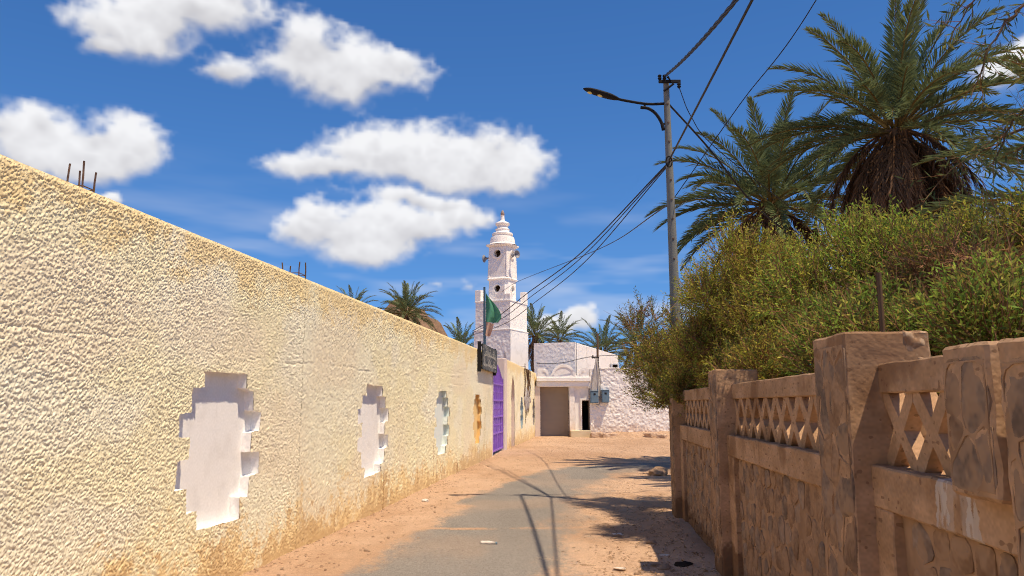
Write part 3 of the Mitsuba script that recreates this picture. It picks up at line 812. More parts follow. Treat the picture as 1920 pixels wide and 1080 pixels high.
HY = 40.0
hs = thing('white_house', 'whitewashed house at the end of the lane with a scalloped parapet over its porch', 'house')
scene['m_taupe'] = rough(proc(lambda p, n, uv: mix((0.30, 0.255, 0.215), (0.34, 0.29, 0.245), fbm(p.x * 2, p.y * 2, p.z * 5, 3))), 0.6)
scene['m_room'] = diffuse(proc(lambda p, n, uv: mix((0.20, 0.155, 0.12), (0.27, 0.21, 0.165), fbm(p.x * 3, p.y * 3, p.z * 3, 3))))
scene['m_smoothwhite'] = diffuse(proc(lambda p, n, uv: mix((0.88, 0.855, 0.82), (0.80, 0.77, 0.73), smoothstep(0.5, 0.75, fbm(p.x * 3, p.y * 3, p.z * 3, 4)))))
# porch: side wall, door plane set back, column, beam
gd = add('wide_door', box(1.46, 2.96, HY + 0.75, HY + 0.79, -0.12, 2.55), 'm_taupe', hs, label='wide plain brown grey door in the shade of the porch')
for k in range(1, 6):
    add('door_seam', box(1.47, 2.95, HY + 0.738, HY + 0.749, -0.1 + k * 0.44, -0.085 + k * 0.44), 'm_taupe', gd)
add('wall', box(1.18, 1.45, HY, HY + 0.8, -0.2, 2.52, .01), 'm_pink_plaster', hs)
add('column', rough_wall(2.97, 3.24, -0.15, 2.52, HY + 0.03, 0.72, 0.02, 0.03, 0.09, 5), 'm_whitewash', hs, smooth=True, label='rough whitewashed column between the doors')
add('wall', cat([box(3.25, 3.52, HY + 0.10, HY + 0.6, 0.2, 2.52, .01), box(3.52, 3.97, HY + 0.10, HY + 0.6, 1.88, 2.52, .01)]), 'm_smoothwhite', hs)
dfm = add('door_frame', cat([box(3.52, 3.60, HY + 0.02, HY + 0.3, 0.3, 1.9, .01), box(3.52, 3.97, HY + 0.02, HY + 0.3, 1.80, 1.9, .01)]), 'm_smoothwhite', hs)
scene['m_doorwood'] = rough(rgb(0.10, 0.06, 0.04), 0.6)


def room(x0, x1, y0, y1, z0, z1):
    """five walls of a closed room open towards -y"""
    t = .05
    return cat([box(x0 - t, x1 + t, y1, y1 + t, z0 - t, z1 + t), box(x0 - t, x0, y0, y1, z0, z1), box(x1, x1 + t, y0, y1, z0, z1), box(x0 - t, x1 + t, y0, y1, z1, z1 + t), box(x0 - t, x1 + t, y0, y1, z0 - t, z0)])


add('doorway', cat([room(3.60, 3.97, HY + .3, HY + .62, .3, 1.8), room(3.3, 4.8, HY + .68, HY + 3.6, .3, 2.4), box(3.3, 3.55, HY + .62, HY + .68, .3, 2.4), box(4.02, 4.8, HY + .62, HY + .68, .3, 2.4)][1:] + [box(3.55, 3.60, HY + .3, HY + .68, .3, 1.85), box(3.97, 4.02, HY + .3, HY + .68, .3, 1.85), box(3.55, 4.02, HY + .3, HY + .68, 1.85, 2.4)]), 'm_room', hs, label='narrow open doorway into an unlit room')
add('door', box(3.625, 3.66, HY + 0.25, HY + 0.8, 0.32, 1.86, .004), 'm_doorwood', hs)
scene['m_step'] = diffuse(proc(lambda p, n, uv: mix((0.60, 0.50, 0.34), (0.70, 0.60, 0.42), fbm(p.x * 6, p.y * 6, p.z * 6, 3))))
add('step', box(2.98, 4.02, HY - 0.5, HY + 0.35, -0.2, 0.28, .02), 'm_step', hs)
add('porch_beam', cat([box(1.30, 4.00, HY - 0.10, HY + 0.78, 2.50, 2.76, .015), box(1.26, 4.04, HY - 0.20, HY + 0.78, 2.763, 2.97, .02), box(1.28, 4.02, HY - 0.16, HY + 0.78, 2.973, 3.02, .01)]), 'm_smoothwhite', hs)


def arc(cx, cz, rx, rz, a0, a1, n=14):
    return [(cx + rx * math.cos(math.radians(t)), cz + rz * math.sin(math.radians(t))) for t in np.linspace(a0, a1, n)]


par = Polygon([(1.32, 3.0), (3.98, 3.0), (3.98, 3.42)] + arc(3.72, 3.16, 0.26, 0.30, 88, 200, 8) + [(3.36, 3.07)] + arc(2.67, 3.02, 0.64, 0.63, 6, 174, 20) + [(1.99, 3.07)] + arc(1.62, 3.14, 0.27, 0.30, -18, 95, 8) + [(1.32, 3.42)])
pr = add('parapet', extr(par.buffer(0), HY - 0.10, HY + 0.10), 'm_whitewash', hs, label='scalloped parapet with a half round lobe in the middle')
for poly in (Polygon(arc(2.67, 3.03, 0.60, 0.59, 2, 178, 22) + arc(2.67, 3.03, 0.50, 0.49, 178, 2, 22)), Polygon(arc(1.62, 3.12, .24, .25, 0, 90, 8) + arc(1.62, 3.12, .16, .16, 90, 0, 8)), Polygon(arc(3.72, 3.12, .24, .25, 90, 180, 8) + arc(3.72, 3.12, .16, .16, 180, 90, 8))):
    add('moulding', extr(poly, HY - 0.135, HY - 0.101), 'm_smoothwhite', pr)
# upper storey, turned like the minaret
UP = frame((3.42, 41.6), (0.94, -0.342))      # local x along its front face (to the right), local -y faces the viewer


def skewed_block(name, parent):
    """front 2.35 m wide, side 11 m deep"""
    return add(name, rough_wall(-2.35, 0.0, 1.6, 4.93, 0.0, 0.3, 0.03, 0.035, 0.12, 8), 'm_whitewash', parent, smooth=True, M=UP)


skewed_block('upper_wall', hs)
ub = box(-2.34, 0.0, 0.3, 10.9, 1.5, 4.92, .02)
v = np.array(ub.vertices); m = v[:, 2] > 4; v[m, 2] -= 0.06 * np.clip(v[m, 1], 0, 11) / 11
add('upper_block', tm(v, ub.faces), 'm_smoothwhite', hs, M=UP)
add('pilaster', box(0.0, 0.035, 2.4, 3.2, 1.6, 4.88), 'm_whitewash', hs, M=UP)
add('low_wall', box(2.2, 6.2, HY + 6.0, HY + 6.3, 0, 3.45), 'm_smoothwhite', hs)
wnd = add('window', room(5.42, 5.70, HY + 1.62, HY + 2.4, 3.40, 3.72), 'm_room', hs, label='small opening above the long white wall')
add('frame', cat([box(5.35, 5.42, HY + 1.58, HY + 1.92, 3.34, 3.78, .004), box(5.70, 5.77, HY + 1.58, HY + 1.92, 3.34, 3.78, .004), box(5.42, 5.70, HY + 1.58, HY + 1.92, 3.72, 3.78, .004)]), 'm_smoothwhite', wnd)

rw = thing('rubble_wall', 'long whitewashed rough stone wall to the right of the white house', 'wall')
add('wall_face', rough_wall(4.02, 13.0, -0.3, 3.40, HY, 0.3, 0.025, 0.065, 0.095, 11), 'm_whitewash', rw, smooth=True)
for k in range(22):
    x = 4.6 + k * 0.38
    add('coping', wobble(box(x, x + 0.35, HY - 0.06, HY + 0.33, 3.40, 3.45 + 0.05 * ((k * 7) % 4) / 4, .012), 0.012, .1, k), 'm_whitewash', rw)
bt = wobble(trimesh.convex.convex_hull(np.array([(4.02, HY - .28, 2.0), (4.50, HY - .28, 2.0), (4.02, HY, 2.0), (4.50, HY, 2.0), (4.34, HY - .10, 3.95), (4.46, HY - .10, 3.95), (4.34, HY + .1, 3.95), (4.46, HY + .1, 3.95)])).subdivide().subdivide().subdivide(), 0.02, .12, 4)
add('buttress', bt, 'm_grey_plaster', rw, label='tapering grey buttress above the meter boxes')

scene['m_bluesteel'] = rough(proc(lambda p, n, uv: mix((0.10, 0.17, 0.24), (0.15, 0.23, 0.31), fbm(p.x * 8, p.y * 8, p.z * 8, 3))), 0.5)
for x0, x1, z0, z1, l in ((4.02, 4.42, 1.66, 2.26, 'blue grey meter box nearer the narrow doorway'), (4.60, 4.97, 1.68, 2.30, 'blue grey meter box on the right of the pair')):
    mb = thing('meter_box', l, 'meter box', 'meter boxes on the white wall')
    add('case', box(x0, x1, HY - 0.36, HY - 0.04, z0, z1, .015), 'm_bluesteel', mb)
    add('door', box(x0 + .035, x1 - .035, HY - 0.373, HY - 0.361, z0 + .04, z1 - .06, .004), 'm_bluesteel', mb)
    add('window', box((x0 + x1) / 2 - .06, (x0 + x1) / 2 + .06, HY - 0.382, HY - 0.374, z1 - .2, z1 - .1, .002), 'm_dark_metal', mb)
    add('hood', box(x0 - .02, x1 + .02, HY - 0.39, HY - 0.02, z1 + .002, z1 + .03, .006), 'm_bluesteel', mb)
cd = thing('conduit', 'thin grey cable conduit running down between the meter boxes', 'conduit')
add('pipe', tube(spline([(4.44, HY - .2, 3.9), (4.52, HY - .32, 3.0), (4.5, HY - .36, 2.2), (4.51, HY - .25, 1.7)], 14), .018, 6), 'm_dark_metal', cd)
add('elbow', tube(spline([(4.51, HY - .25, 1.7), (4.44, HY - .24, 1.58), (4.3, HY - .22, 1.62)], 8), .016, 6), 'm_dark_metal', cd)
wp = thing('wooden_pole', 'short weathered wooden pole above the white wall with a small bracket', 'pole')
add('shaft', tube([(4.44, HY - .02, 3.2), (4.45, HY, 4.3), (4.46, HY, 5.25)], [.07, .06, .055], 8), 'm_bark', wp, smooth=40)
add('bracket', box(4.14, 4.52, HY - .10, HY + .05, 3.96, 4.02, .01), 'm_dark_metal', wp)
add('insulator', tube([(4.2, HY - .03, 4.02), (4.2, HY - .03, 4.12)], [.03, .04], 8), 'm_dark_metal', wp)
# loose slabs at the foot of the wall
scene['m_slab'] = diffuse(proc(lambda p, n, uv: mix((0.42, 0.27, 0.17), (0.58, 0.44, 0.33), fbm(p.x * 8, p.y * 8, p.z * 8, 3))))
for i, (x, y, sx, sz, l) in enumerate(((4.25, 39.2, .30, .20, 'broken cement slab below the meter boxes'), (4.85, 39.0, .42, .16, 'long flat stone slab on the sand below the right meter box'), (6.9, 38.8, .34, .20, 'pale broken slab at the foot of the white wall'), (7.35, 38.4, .22, .14, 'small pale rubble block beside the broken slab'))):
    k = thing('stone_slab', l, 'stone', None)
    m = box(-sx, sx, -.22, .22, -.1, sz, .03).subdivide().subdivide()
    add('block', wobble(m, .04, .2, i + 3), 'm_slab', k, M=T().translate([x, y, 0]).rotate([0, 0, 1], i * 23))

# ------------------------------------------------------------------ minaret
mn = thing('minaret', 'white minaret with a tiered round cap behind the yellow wall', 'tower')
CM = (-0.10, 45.6)
MT = frame(CM, (0.90, -0.436))          # local x along the front face; front corner (right) at the origin


def band_relief(x0, x1, z0, z1, y, seed): return rough_wall(x0, x1, z0, z1, y, 0.02, 0.032, 0.045, 0.12, seed)


S = 2.45          # side of the shaft
D = 2.55
add('shaft_front', band_relief(-S, 0, 0, 6.0, 0.0, 21), 'm_whitewash', mn, smooth=True, M=MT)
add('shaft_front', band_relief(-S + .06, -0.06, 6.06, 7.75, 0.06, 23), 'm_whitewash', mn, smooth=True, M=MT)
add('string_course', cat([box(-S - .02, .03, -.05, D, 6.0, 6.06, .01)]), 'm_smoothwhite', mn, M=MT)
add('string_course', cat([box(-S + .02, -.02, -.0, D, 7.75, 7.83, .01)]), 'm_smoothwhite', mn, M=MT)
add('shaft', cat([box(-S, 0, 0.025, D, -0.2, 6.0), box(-S + .06, -.06, .085, D - .06, 6.06, 7.75)]), 'm_smoothwhite', mn, M=MT)
# battlements: left corner upright, right sloped shoulder, back right corner
for x0, x1, y0, y1, z1 in ((-S + .02, -S + .42, .02, .42, 8.52), (-.42, -.04, .06, .44, 8.20), (-.36, -.02, D - .40, D - .02, 8.55), (-S + .02, -S + .40, D - .42, D - .02, 8.5)):
    add('merlon', box(x0, x1, y0, y1, 7.83, z1, .015), 'm_whitewash', mn, M=MT)
sh = extr(Polygon([(-1.2, 7.83), (-.44, 7.83), (-.44, 8.75), (-.6, 8.75)]), .10, .32)
add('shoulder', sh, 'm_whitewash', mn, M=MT)
CX, CYY = -S / 2 - 0.02, D / 2 + .15


def ring8(h, c):
    return [(h, -h + c), (h, h - c), (h - c, h), (-h + c, h), (-h, h - c), (-h, -h + c), (-h + c, -h), (h - c, -h)]


def octagon(h0, h1, z0, z1, c=.17):
    """square with cut corners, half width h0 at z0 and h1 at z1"""
    V = [(CX + x, CYY + y, z0) for x, y in ring8(h0, c)] + [(CX + x, CYY + y, z1) for x, y in ring8(h1, c)]
    F = []
    for i in range(8):
        j = (i + 1) % 8
        F += [[i, j, 8 + j], [i, 8 + j, 8 + i]]
    V += [(CX, CYY, z0), (CX, CYY, z1)]
    for i in range(8):
        j = (i + 1) % 8
        F += [[16, j, i], [17, 8 + i, 8 + j]]
    return tm(V, F)


HB = .68


def solid(m):
    """the mesh as a manifold, whichever way its faces were wound"""
    m = trimesh.Trimesh(m.vertices, m.faces, process=True); m.merge_vertices(); trimesh.repair.fix_normals(m); return m


def pierced(h0, h1, z0, z1, zc, rr):
    """hollow storey with a round opening in each of its four sides"""
    inner = octagon(h0 - .14, h1 - .14, z0 + .06, z1 - .06, .10)
    holes = []
    for ax_ in ((1, 0, 0), (0, 1, 0)):
        c = trimesh.creation.cylinder(rr, 3.0, sections=28); c.apply_transform(trimesh.transformations.rotation_matrix(math.pi / 2, ax_)); c.apply_translation((CX, CYY, zc)); holes.append(c)
    out = trimesh.boolean.difference([solid(octagon(h0, h1, z0, z1)), solid(inner), *[solid(c) for c in holes]], engine='manifold')
    lining = trimesh.boolean.difference([solid(octagon(h0 - .143, h1 - .143, z0 + .063, z1 - .063, .10)), solid(octagon(h0 - .18, h1 - .18, z0 + .1, z1 - .1, .10)), *[solid(c) for c in holes]], engine='manifold')
    add('bare_inside', lining, 'm_room', mn, M=MT)
    return out


add('drum', pierced(HB + .02, HB, 7.84, 9.20, 8.66, .22), 'm_smoothwhite', mn, M=MT)
add('ledge', cat([octagon(HB + .03, HB + .10, 9.203, 9.27), octagon(HB + .10, HB + .04, 9.271, 9.36)]), 'm_smoothwhite', mn, M=MT)
add('lantern', pierced(HB, HB - .03, 9.363, 11.30, 10.85, .24), 'm_smoothwhite', mn, M=MT)
for x, y in ((1, -1), (-1, -1), (1, 1), (-1, 1)):
    P = [(CX + x * (HB - .07), CYY + y * (HB - .07), 9.37), (CX + x * (HB - .11), CYY + y * (HB - .11), 11.29)]
    add('corner_rib', tube(P, [.11, .08], 8), 'm_smoothwhite', mn, M=MT, smooth=40)
add('cornice', cat([octagon(HB, HB + .15, 11.303, 11.40), octagon(HB + .15, HB + .15, 11.401, 11.47)]), 'm_smoothwhite', mn, M=MT)
prof = [(.92, 11.47), (.80, 11.56), (.78, 11.80), (.72, 11.98), (.60, 12.03), (.58, 12.10), (.66, 12.13), (.66, 12.22), (.58, 12.27), (.44, 12.32), (.42, 12.42), (.46, 12.50), (.36, 12.58), (.33, 12.72), (.44, 12.80), (.46, 12.88), (.36, 12.96), (.20, 13.03), (.13, 13.12), (.11, 13.38), (.14, 13.42), (.0, 13.44)]
m = revolve(prof, 32); m.apply_translation((CX, CYY, 0))
add('tiered_cap', m, 'm_smoothwhite', mn, smooth=28, M=MT)
scene['m_reddish'] = diffuse(rgb(0.36, 0.27, 0.23))
m = revolve([(.0, 13.40), (.10, 13.44), (.13, 13.54), (.08, 13.66), (.05, 13.74), (.0, 13.78)], 12); m.apply_translation((CX, CYY, 0))
add('finial', m, 'm_reddish', mn, smooth=True, M=MT)
for zc, rr in ((10.85, .24), (8.66, .22)):
    for t in (-90, 0, 180, 90):
        ring = trimesh.creation.annulus(rr, rr + .07, .08, sections=28)
        R = trimesh.transformations.rotation_matrix(math.radians(90), (0, 1, 0))
        Rz = trimesh.transformations.rotation_matrix(math.radians(t), (0, 0, 1))
        q = ring; q.apply_transform(R); q.apply_translation((HB + .02, 0, zc)); q.apply_transform(Rz); q.apply_translation((CX, CYY, 0))
        add('window_ring', q, 'm_smoothwhite', mn, M=MT)
# loudspeakers fixed to the lantern
scene['m_speaker'] = rough(rgb(0.22, 0.23, 0.26), 0.5)
for t, l in ((180, 'grey horn loudspeaker on the left side of the minaret lantern'), (-20, 'grey horn loudspeaker on the right side of the minaret lantern')):
    k = thing('loudspeaker', l, 'loudspeaker', 'horn loudspeakers on the minaret')
    R = trimesh.transformations.rotation_matrix(math.radians(90), (0, 1, 0)); Rz = trimesh.transformations.rotation_matrix(math.radians(t), (0, 0, 1))
    for nm, prof in (('horn', [(.04, 0), (.06, .12), (.12, .22), (.24, .32), (.25, .33), (.23, .33), (.11, .23), (.03, .12)]), ('driver', [(0, -.14), (.08, -.13), (.09, 0), (.05, .02), (0, .02)])):
        q = revolve(prof, 18); q.apply_transform(R); q.apply_translation((.98, 0, 10.75)); q.apply_transform(Rz); q.apply_translation((CX, CYY, 0))
        add(nm, q, 'm_speaker', k, smooth=40, M=MT)
    q = box(.80, 1.0, -.02, .02, 10.60, 10.64, .004); q.apply_transform(Rz); q.apply_translation((CX, CYY, 0))
    add('bracket', q, 'm_dark_metal', k, M=MT)

# ------------------------------------------------------------------ hill behind the left wall
def make_hill():
    x, y = np.meshgrid(np.linspace(-150, 25, 170), np.linspace(150, 330, 120), indexing='ij')
    P = np.stack([x, y, x * 0], -1)
    ridge = 30 * np.exp(-(np.abs(x + 27.5) / 12.5) ** 3 - ((y - 215) / 32) ** 2) + 21 * np.exp(-((x + 62) / 42) ** 2 - ((y - 240) / 45) ** 2)
    n = meshkit.fbm(P / 26, 5, 3)
    z = ridge * (0.62 + 0.55 * n) + 6.5 * (meshkit.fbm(P / 7, 5, 4) - 0.5) * np.clip(ridge / 8, 0, 1) - 1.2
    return tm(np.stack([x, y, z], -1).reshape(-1, 3), grid(*x.shape))


add('hill', make_hill(), 'm_hill', kind='structure', label='brown rocky hill behind the left wall')


# ------------------------------------------------------------------ palms
def frond(e_deg, L, droop, seed, dead=False, npair=62, stiff=0.46, wleaf=0.034):
    """one palm frond from the origin, heading to +x at elevation e; returns mesh and vertex colours"""
    r = np.random.default_rng(seed)
    n = 26
    e = math.radians(e_deg); ds = L / (n - 1)
    p = np.zeros(3); P = [p.copy()]; Tn = []
    side0 = r.normal(0, .10)
    for i in range(n - 1):
        s = i / (n - 1)
        d = np.array([math.cos(e) * math.cos(side0 * s), math.cos(e) * math.sin(side0 * s), math.sin(e)])
        Tn.append(d); p = p + d * ds; P.append(p.copy())
        e -= droop / (n - 1) * max(0.12, math.cos(e)) * (0.35 + 1.5 * s)
        e = max(e, math.radians(-86))
    Tn.append(Tn[-1]); P = np.array(P); Tn = np.array(Tn)
    rach = tube(P, np.linspace(0.030, 0.006, n) * L / 3, 5, caps=False)
    base_c = np.array((0.20, 0.15, 0.06)) if not dead else np.array((0.16, 0.09, 0.05))
    C = [np.tile(base_c, (len(rach.vertices), 1))]
    V, F = [np.array(rach.vertices)], [np.array(rach.faces)]
    k0 = len(V[0])
    LV, LF, LC = [], [], []
    for i in range(npair):
        s = 0.16 + 0.84 * (i + r.uniform(-.3, .3)) / npair
        s = min(max(s, .14), .995)
        x = s * (n - 1); j = min(int(x), n - 2); f = x - j
        c = P[j] * (1 - f) + P[j + 1] * f; t = Tn[j]
        side = np.cross(t, (0, 0, 1.0)); side /= np.linalg.norm(side) + 1e-9
        nrm = np.cross(side, t)
        prof = math.sin(math.pi * min(1, max(0.0, (s - .10) / .92)) ** 0.75) ** 0.6
        for sg in (-1, 1):
            al = math.radians(62 - 40 * s + r.normal(0, 5)); vv = math.radians(r.normal(28, 14))
            d = t * math.cos(al) + math.sin(al) * (sg * side * math.cos(vv) + nrm * math.sin(vv))
            if dead: d = d * 0.65 + np.array([0, 0, -0.85]) + r.normal(0, .25, 3); d /= np.linalg.norm(d)
            ll = stiff * prof * r.uniform(.8, 1.12) * L / 3 + .05
            w = wleaf * r.uniform(.7, 1.15)
            wd = np.cross(d, nrm); wd /= np.linalg.norm(wd) + 1e-9
            m = c + d * ll * .45; tip = c + d * ll + np.array([0, 0, -1]) * ll * (.10 if not dead else .2)
            a = len(LV) 
            LV += [c, m + wd * w / 2, tip, m - wd * w / 2]
            LF += [[a, a + 1, a + 2], [a, a + 2, a + 3]]
            if dead: col = np.array((0.21, 0.13, 0.08)) * r.uniform(.5, 1.3)
            else:
                col = np.array((0.155, 0.205, 0.105)) * r.uniform(.55, 1.4) + np.array((0.045, 0.04, 0.0)) * max(0, r.normal(0, .5))
            LC += [col] * 4
    V.append(np.array(LV)); F.append(np.array(LF) + k0); C.append(np.array(LC))
    return tm(np.vstack(V), np.vstack(F)), np.vstack(C)


FR = {}


def frond_dict(kind, e, seed, L, **kw):
    key = (kind, e, seed, L)
    if key not in FR:
        m, c = frond(e, L, **kw, seed=seed * 7 + int(e) + 200, dead=(kind == 'dead'))
        FR[key] = mikit.ply(m, 'm_frond', smooth=False, color=c)
    return FR[key]


def palm_trunk(h, r0, r1, seed):
    n, k = 26, int(h / 0.06)
    g = np.arange(n) * 2 * np.pi / n
    zz = np.linspace(-0.2, h, k)
    V = []
    for i, z in enumerate(zz):
        u = i / (k - 1); r = r0 + (r1 - r0) * u
        ph = (z / 0.17 + g[None] * 0)[0]
        rowi = np.floor(z / 0.17)
        scale = 1 + 0.16 * (((z / 0.17) % 1.0) - .3) * (0.55 + 0.45 * np.cos(g * 7 + rowi * 2.4))
        V.append(np.stack([r * scale * np.cos(g), r * scale * np.sin(g), np.full(n, z)], 1))
    V = np.vstack(V); F = []
    for i in range(k - 1):
        for j in range(n):
            j2 = (j + 1) % n
            F += [[i * n + j, i * n + j2, (i + 1) * n + j2], [i * n + j, (i + 1) * n + j2, (i + 1) * n + j]]
    return tm(V, F)


def palm(label, pos, L, nlive, ndead, seed, group=None, r=(0.30, 0.24), spec=(), lean=(0, 0), npair=84, wleaf=.034, emin=-18):
    k = thing('palm_tree', label, 'palm tree', group)
    x, y, h = pos
    t = palm_trunk(h, r[0], r[1], seed)
    add('trunk', t, 'm_bark', k, M=T().translate([x, y, 0]))
    q = np.random.default_rng(seed)
    EL = (84, 70, 55, 42, 30, 18, 4, -12, -26)
    for i in range(nlive):
        u = (i + .5) / nlive
        e = 84 + (emin - 84) * u ** 0.85
        e = min(EL, key=lambda v: abs(v - e))
        az = i * 137.5 + q.normal(0, 9)
        sc = q.uniform(.88, 1.06) * (0.86 if e > 78 else 1)
        d = frond_dict('live', e, int(q.integers(2)), L, droop=math.radians(62 if e > 20 else 48), npair=npair, wleaf=wleaf)
        put('frond', d, T().translate([x + .16 * math.cos(math.radians(az)), y + .16 * math.sin(math.radians(az)), h + 0.15 * math.sin(math.radians(e))]).rotate([0, 0, 1], az).scale(sc), k)
    for i in range(ndead):
        az = i * 137.5 + q.normal(0, 15); e = (-30, -46, -60, -72)[i % 4]
        d = frond_dict('dead', e, int(q.integers(2)), L * .98, droop=math.radians(120), npair=npair + 20, wleaf=wleaf)
        put('dead_frond', d, T().translate([x + .2 * math.cos(math.radians(az)), y + .2 * math.sin(math.radians(az)), h + .08 - .34 * q.random()]).rotate([0, 0, 1], az).scale(q.uniform(.75, 1.05)), k)
    for (e, az, sc, kind) in spec:
        d = frond_dict(kind, e, 0, L, droop=math.radians(62 if kind == 'live' else 120), npair=npair, wleaf=wleaf)
        put('frond' if kind == 'live' else 'dead_frond', d, T().translate([x, y, h]).rotate([0, 0, 1], az).scale(sc), k)
    return k


palm('tall date palm with a skirt of brown dead fronds, right of the lamp pole', (7.55, 14.5, 6.9), 2.65, 52, 56, 3, npair=86, emin=-14)
palm('lower date palm directly behind the lamp pole', (6.8, 19.6, 6.75), 3.05, 50, 26, 5, npair=92, wleaf=.038)
palm('palm with yellowish fronds hanging in at the right edge above the shrubs', (7.7, 9.0, 3.8), 2.9, 26, 10, 8, npair=84)
FG = 'palms beyond the houses'
for i, (l, pos, L, n, nd) in enumerate((('large bushy palm in front of the brown hill behind the left wall', (-8.3, 60, 8.6), 3.0, 46, 16),
                                    ('palm top peeping over the left wall left of the hill', (-15.9, 76, 10.6), 3.0, 34, 8),
                                    ('small palm just left of the minaret', (-4.1, 62, 6.0), 2.6, 30, 6),
                                    ('palm with a visible trunk between the minaret and the white house', (1.75, 58, 6.7), 2.8, 34, 14),
                                    ('palm top above the left part of the white house roof', (4.5, 72, 7.6), 2.7, 32, 6),
                                    ('spreading palm behind the wooden pole', (7.35, 62, 5.7), 3.0, 36, 8),
                                    ('palm behind the white wall beside the green shrub', (9.2, 56, 5.6), 3.3, 38, 10))):
    palm(l, pos, L, n, nd, 20 + i, r=(.28, .22), npair=40, wleaf=.06)


# ------------------------------------------------------------------ shrubs
def basis(d, r):
    a = np.cross(d, r.normal(size=d.shape)); a /= np.linalg.norm(a, axis=1, keepdims=True) + 1e-9
    return a, np.cross(d, a)


def leaves(base, dirs, r, length, width, nper, twig_len, palette, jitter=0.5):
    """leaf mass on twigs: base (n,3), dirs (n,3)"""
    n = len(base)
    a, b = basis(dirs, r)
    t = (np.arange(nper) + r.random((n, nper))) / nper
    tl = twig_len * r.uniform(.7, 1.25, (n, 1))
    ph = np.arange(nper)[None] * 2.4 + r.uniform(0, 6.28, (n, 1))
    bend = np.array([0, 0, 0.25])
    c = base[:, None] + dirs[:, None] * (t * tl)[..., None] + (t ** 2 * tl)[..., None] * bend
    out = np.cos(ph)[..., None] * a[:, None] + np.sin(ph)[..., None] * b[:, None]
    fw = r.uniform(.45, 1.1, (n, nper, 1))
    d = dirs[:, None] * fw + out * .8 + r.normal(0, .18, (n, nper, 3)); d /= np.linalg.norm(d, axis=2, keepdims=True)
    w = np.cross(d, r.normal(size=d.shape)); w /= np.linalg.norm(w, axis=2, keepdims=True) + 1e-9
    ll = length * r.uniform(.6, 1.25, (n, nper, 1)); ww = width * r.uniform(.7, 1.2, (n, nper, 1))
    m = c + d * ll * .5
    tip = c + d * ll
    V = np.stack([c, m + w * ww / 2, tip, m - w * ww / 2], 2).reshape(-1, 3)
    k = n * nper
    i = np.arange(k) * 4
    F = np.stack([np.stack([i, i + 1, i + 2], 1), np.stack([i, i + 2, i + 3], 1)], 1).reshape(-1, 3)
    pal = np.array(palette)
    pick = r.integers(0, len(pal), (n, 1)).repeat(nper, 1); flip = r.random((n, nper)) < .3
    pick = np.where(flip, r.integers(0, len(pal), (n, nper)), pick)
    C = pal[pick] * r.uniform(.7, 1.3, (n, nper, 1))
    return tm(V, F), C.reshape(-1, 3).repeat(4, 0)


def twigs(base, dirs, r, L, rad, color):
    n = len(base)
    a, b = basis(dirs, r)
    tip = base + dirs * L[:, None] + np.array([0, 0, .25]) * L[:, None]
    mid = (base + tip) / 2 + r.normal(0, .02, (n, 3))
    g = np.array([0, 2.1, 4.2])
    ring = np.cos(g)[None, :, None] * a[:, None] + np.sin(g)[None, :, None] * b[:, None]
    V = np.concatenate([base[:, None] + ring * rad, mid[:, None] + ring * rad * .7, tip[:, None] + ring * rad * .25], 1)
    i = np.arange(n)[:, None] * 9
    f = []
    for k in (0, 3):
        for j in range(3):
            j2 = (j + 1) % 3
            f += [[k + j, k + j2, k + 3 + j2], [k + j, k + 3 + j2, k + 3 + j]]
    F = (i[:, :, None] + np.array(f)[None]).reshape(-1, 3)
    C = np.array(color) * r.uniform(.6, 1.4, (n, 1))
    return tm(V.reshape(-1, 3), F), C.repeat(9, 0)


GREENS = [(0.38, 0.39, 0.060), (0.46, 0.43, 0.075), (0.29, 0.34, 0.06), (0.52, 0.43, 0.095), (0.21, 0.27, 0.055)]
DARKS = [(0.16, 0.20, 0.05), (0.24, 0.24, 0.055), (0.32, 0.25, 0.065), (0.13, 0.17, 0.05)]
FRESH = [(0.24, 0.38, 0.06), (0.31, 0.42, 0.07), (0.20, 0.31, 0.06), (0.40, 0.40, 0.085)]
TAN = (0.27, 0.145, 0.085)


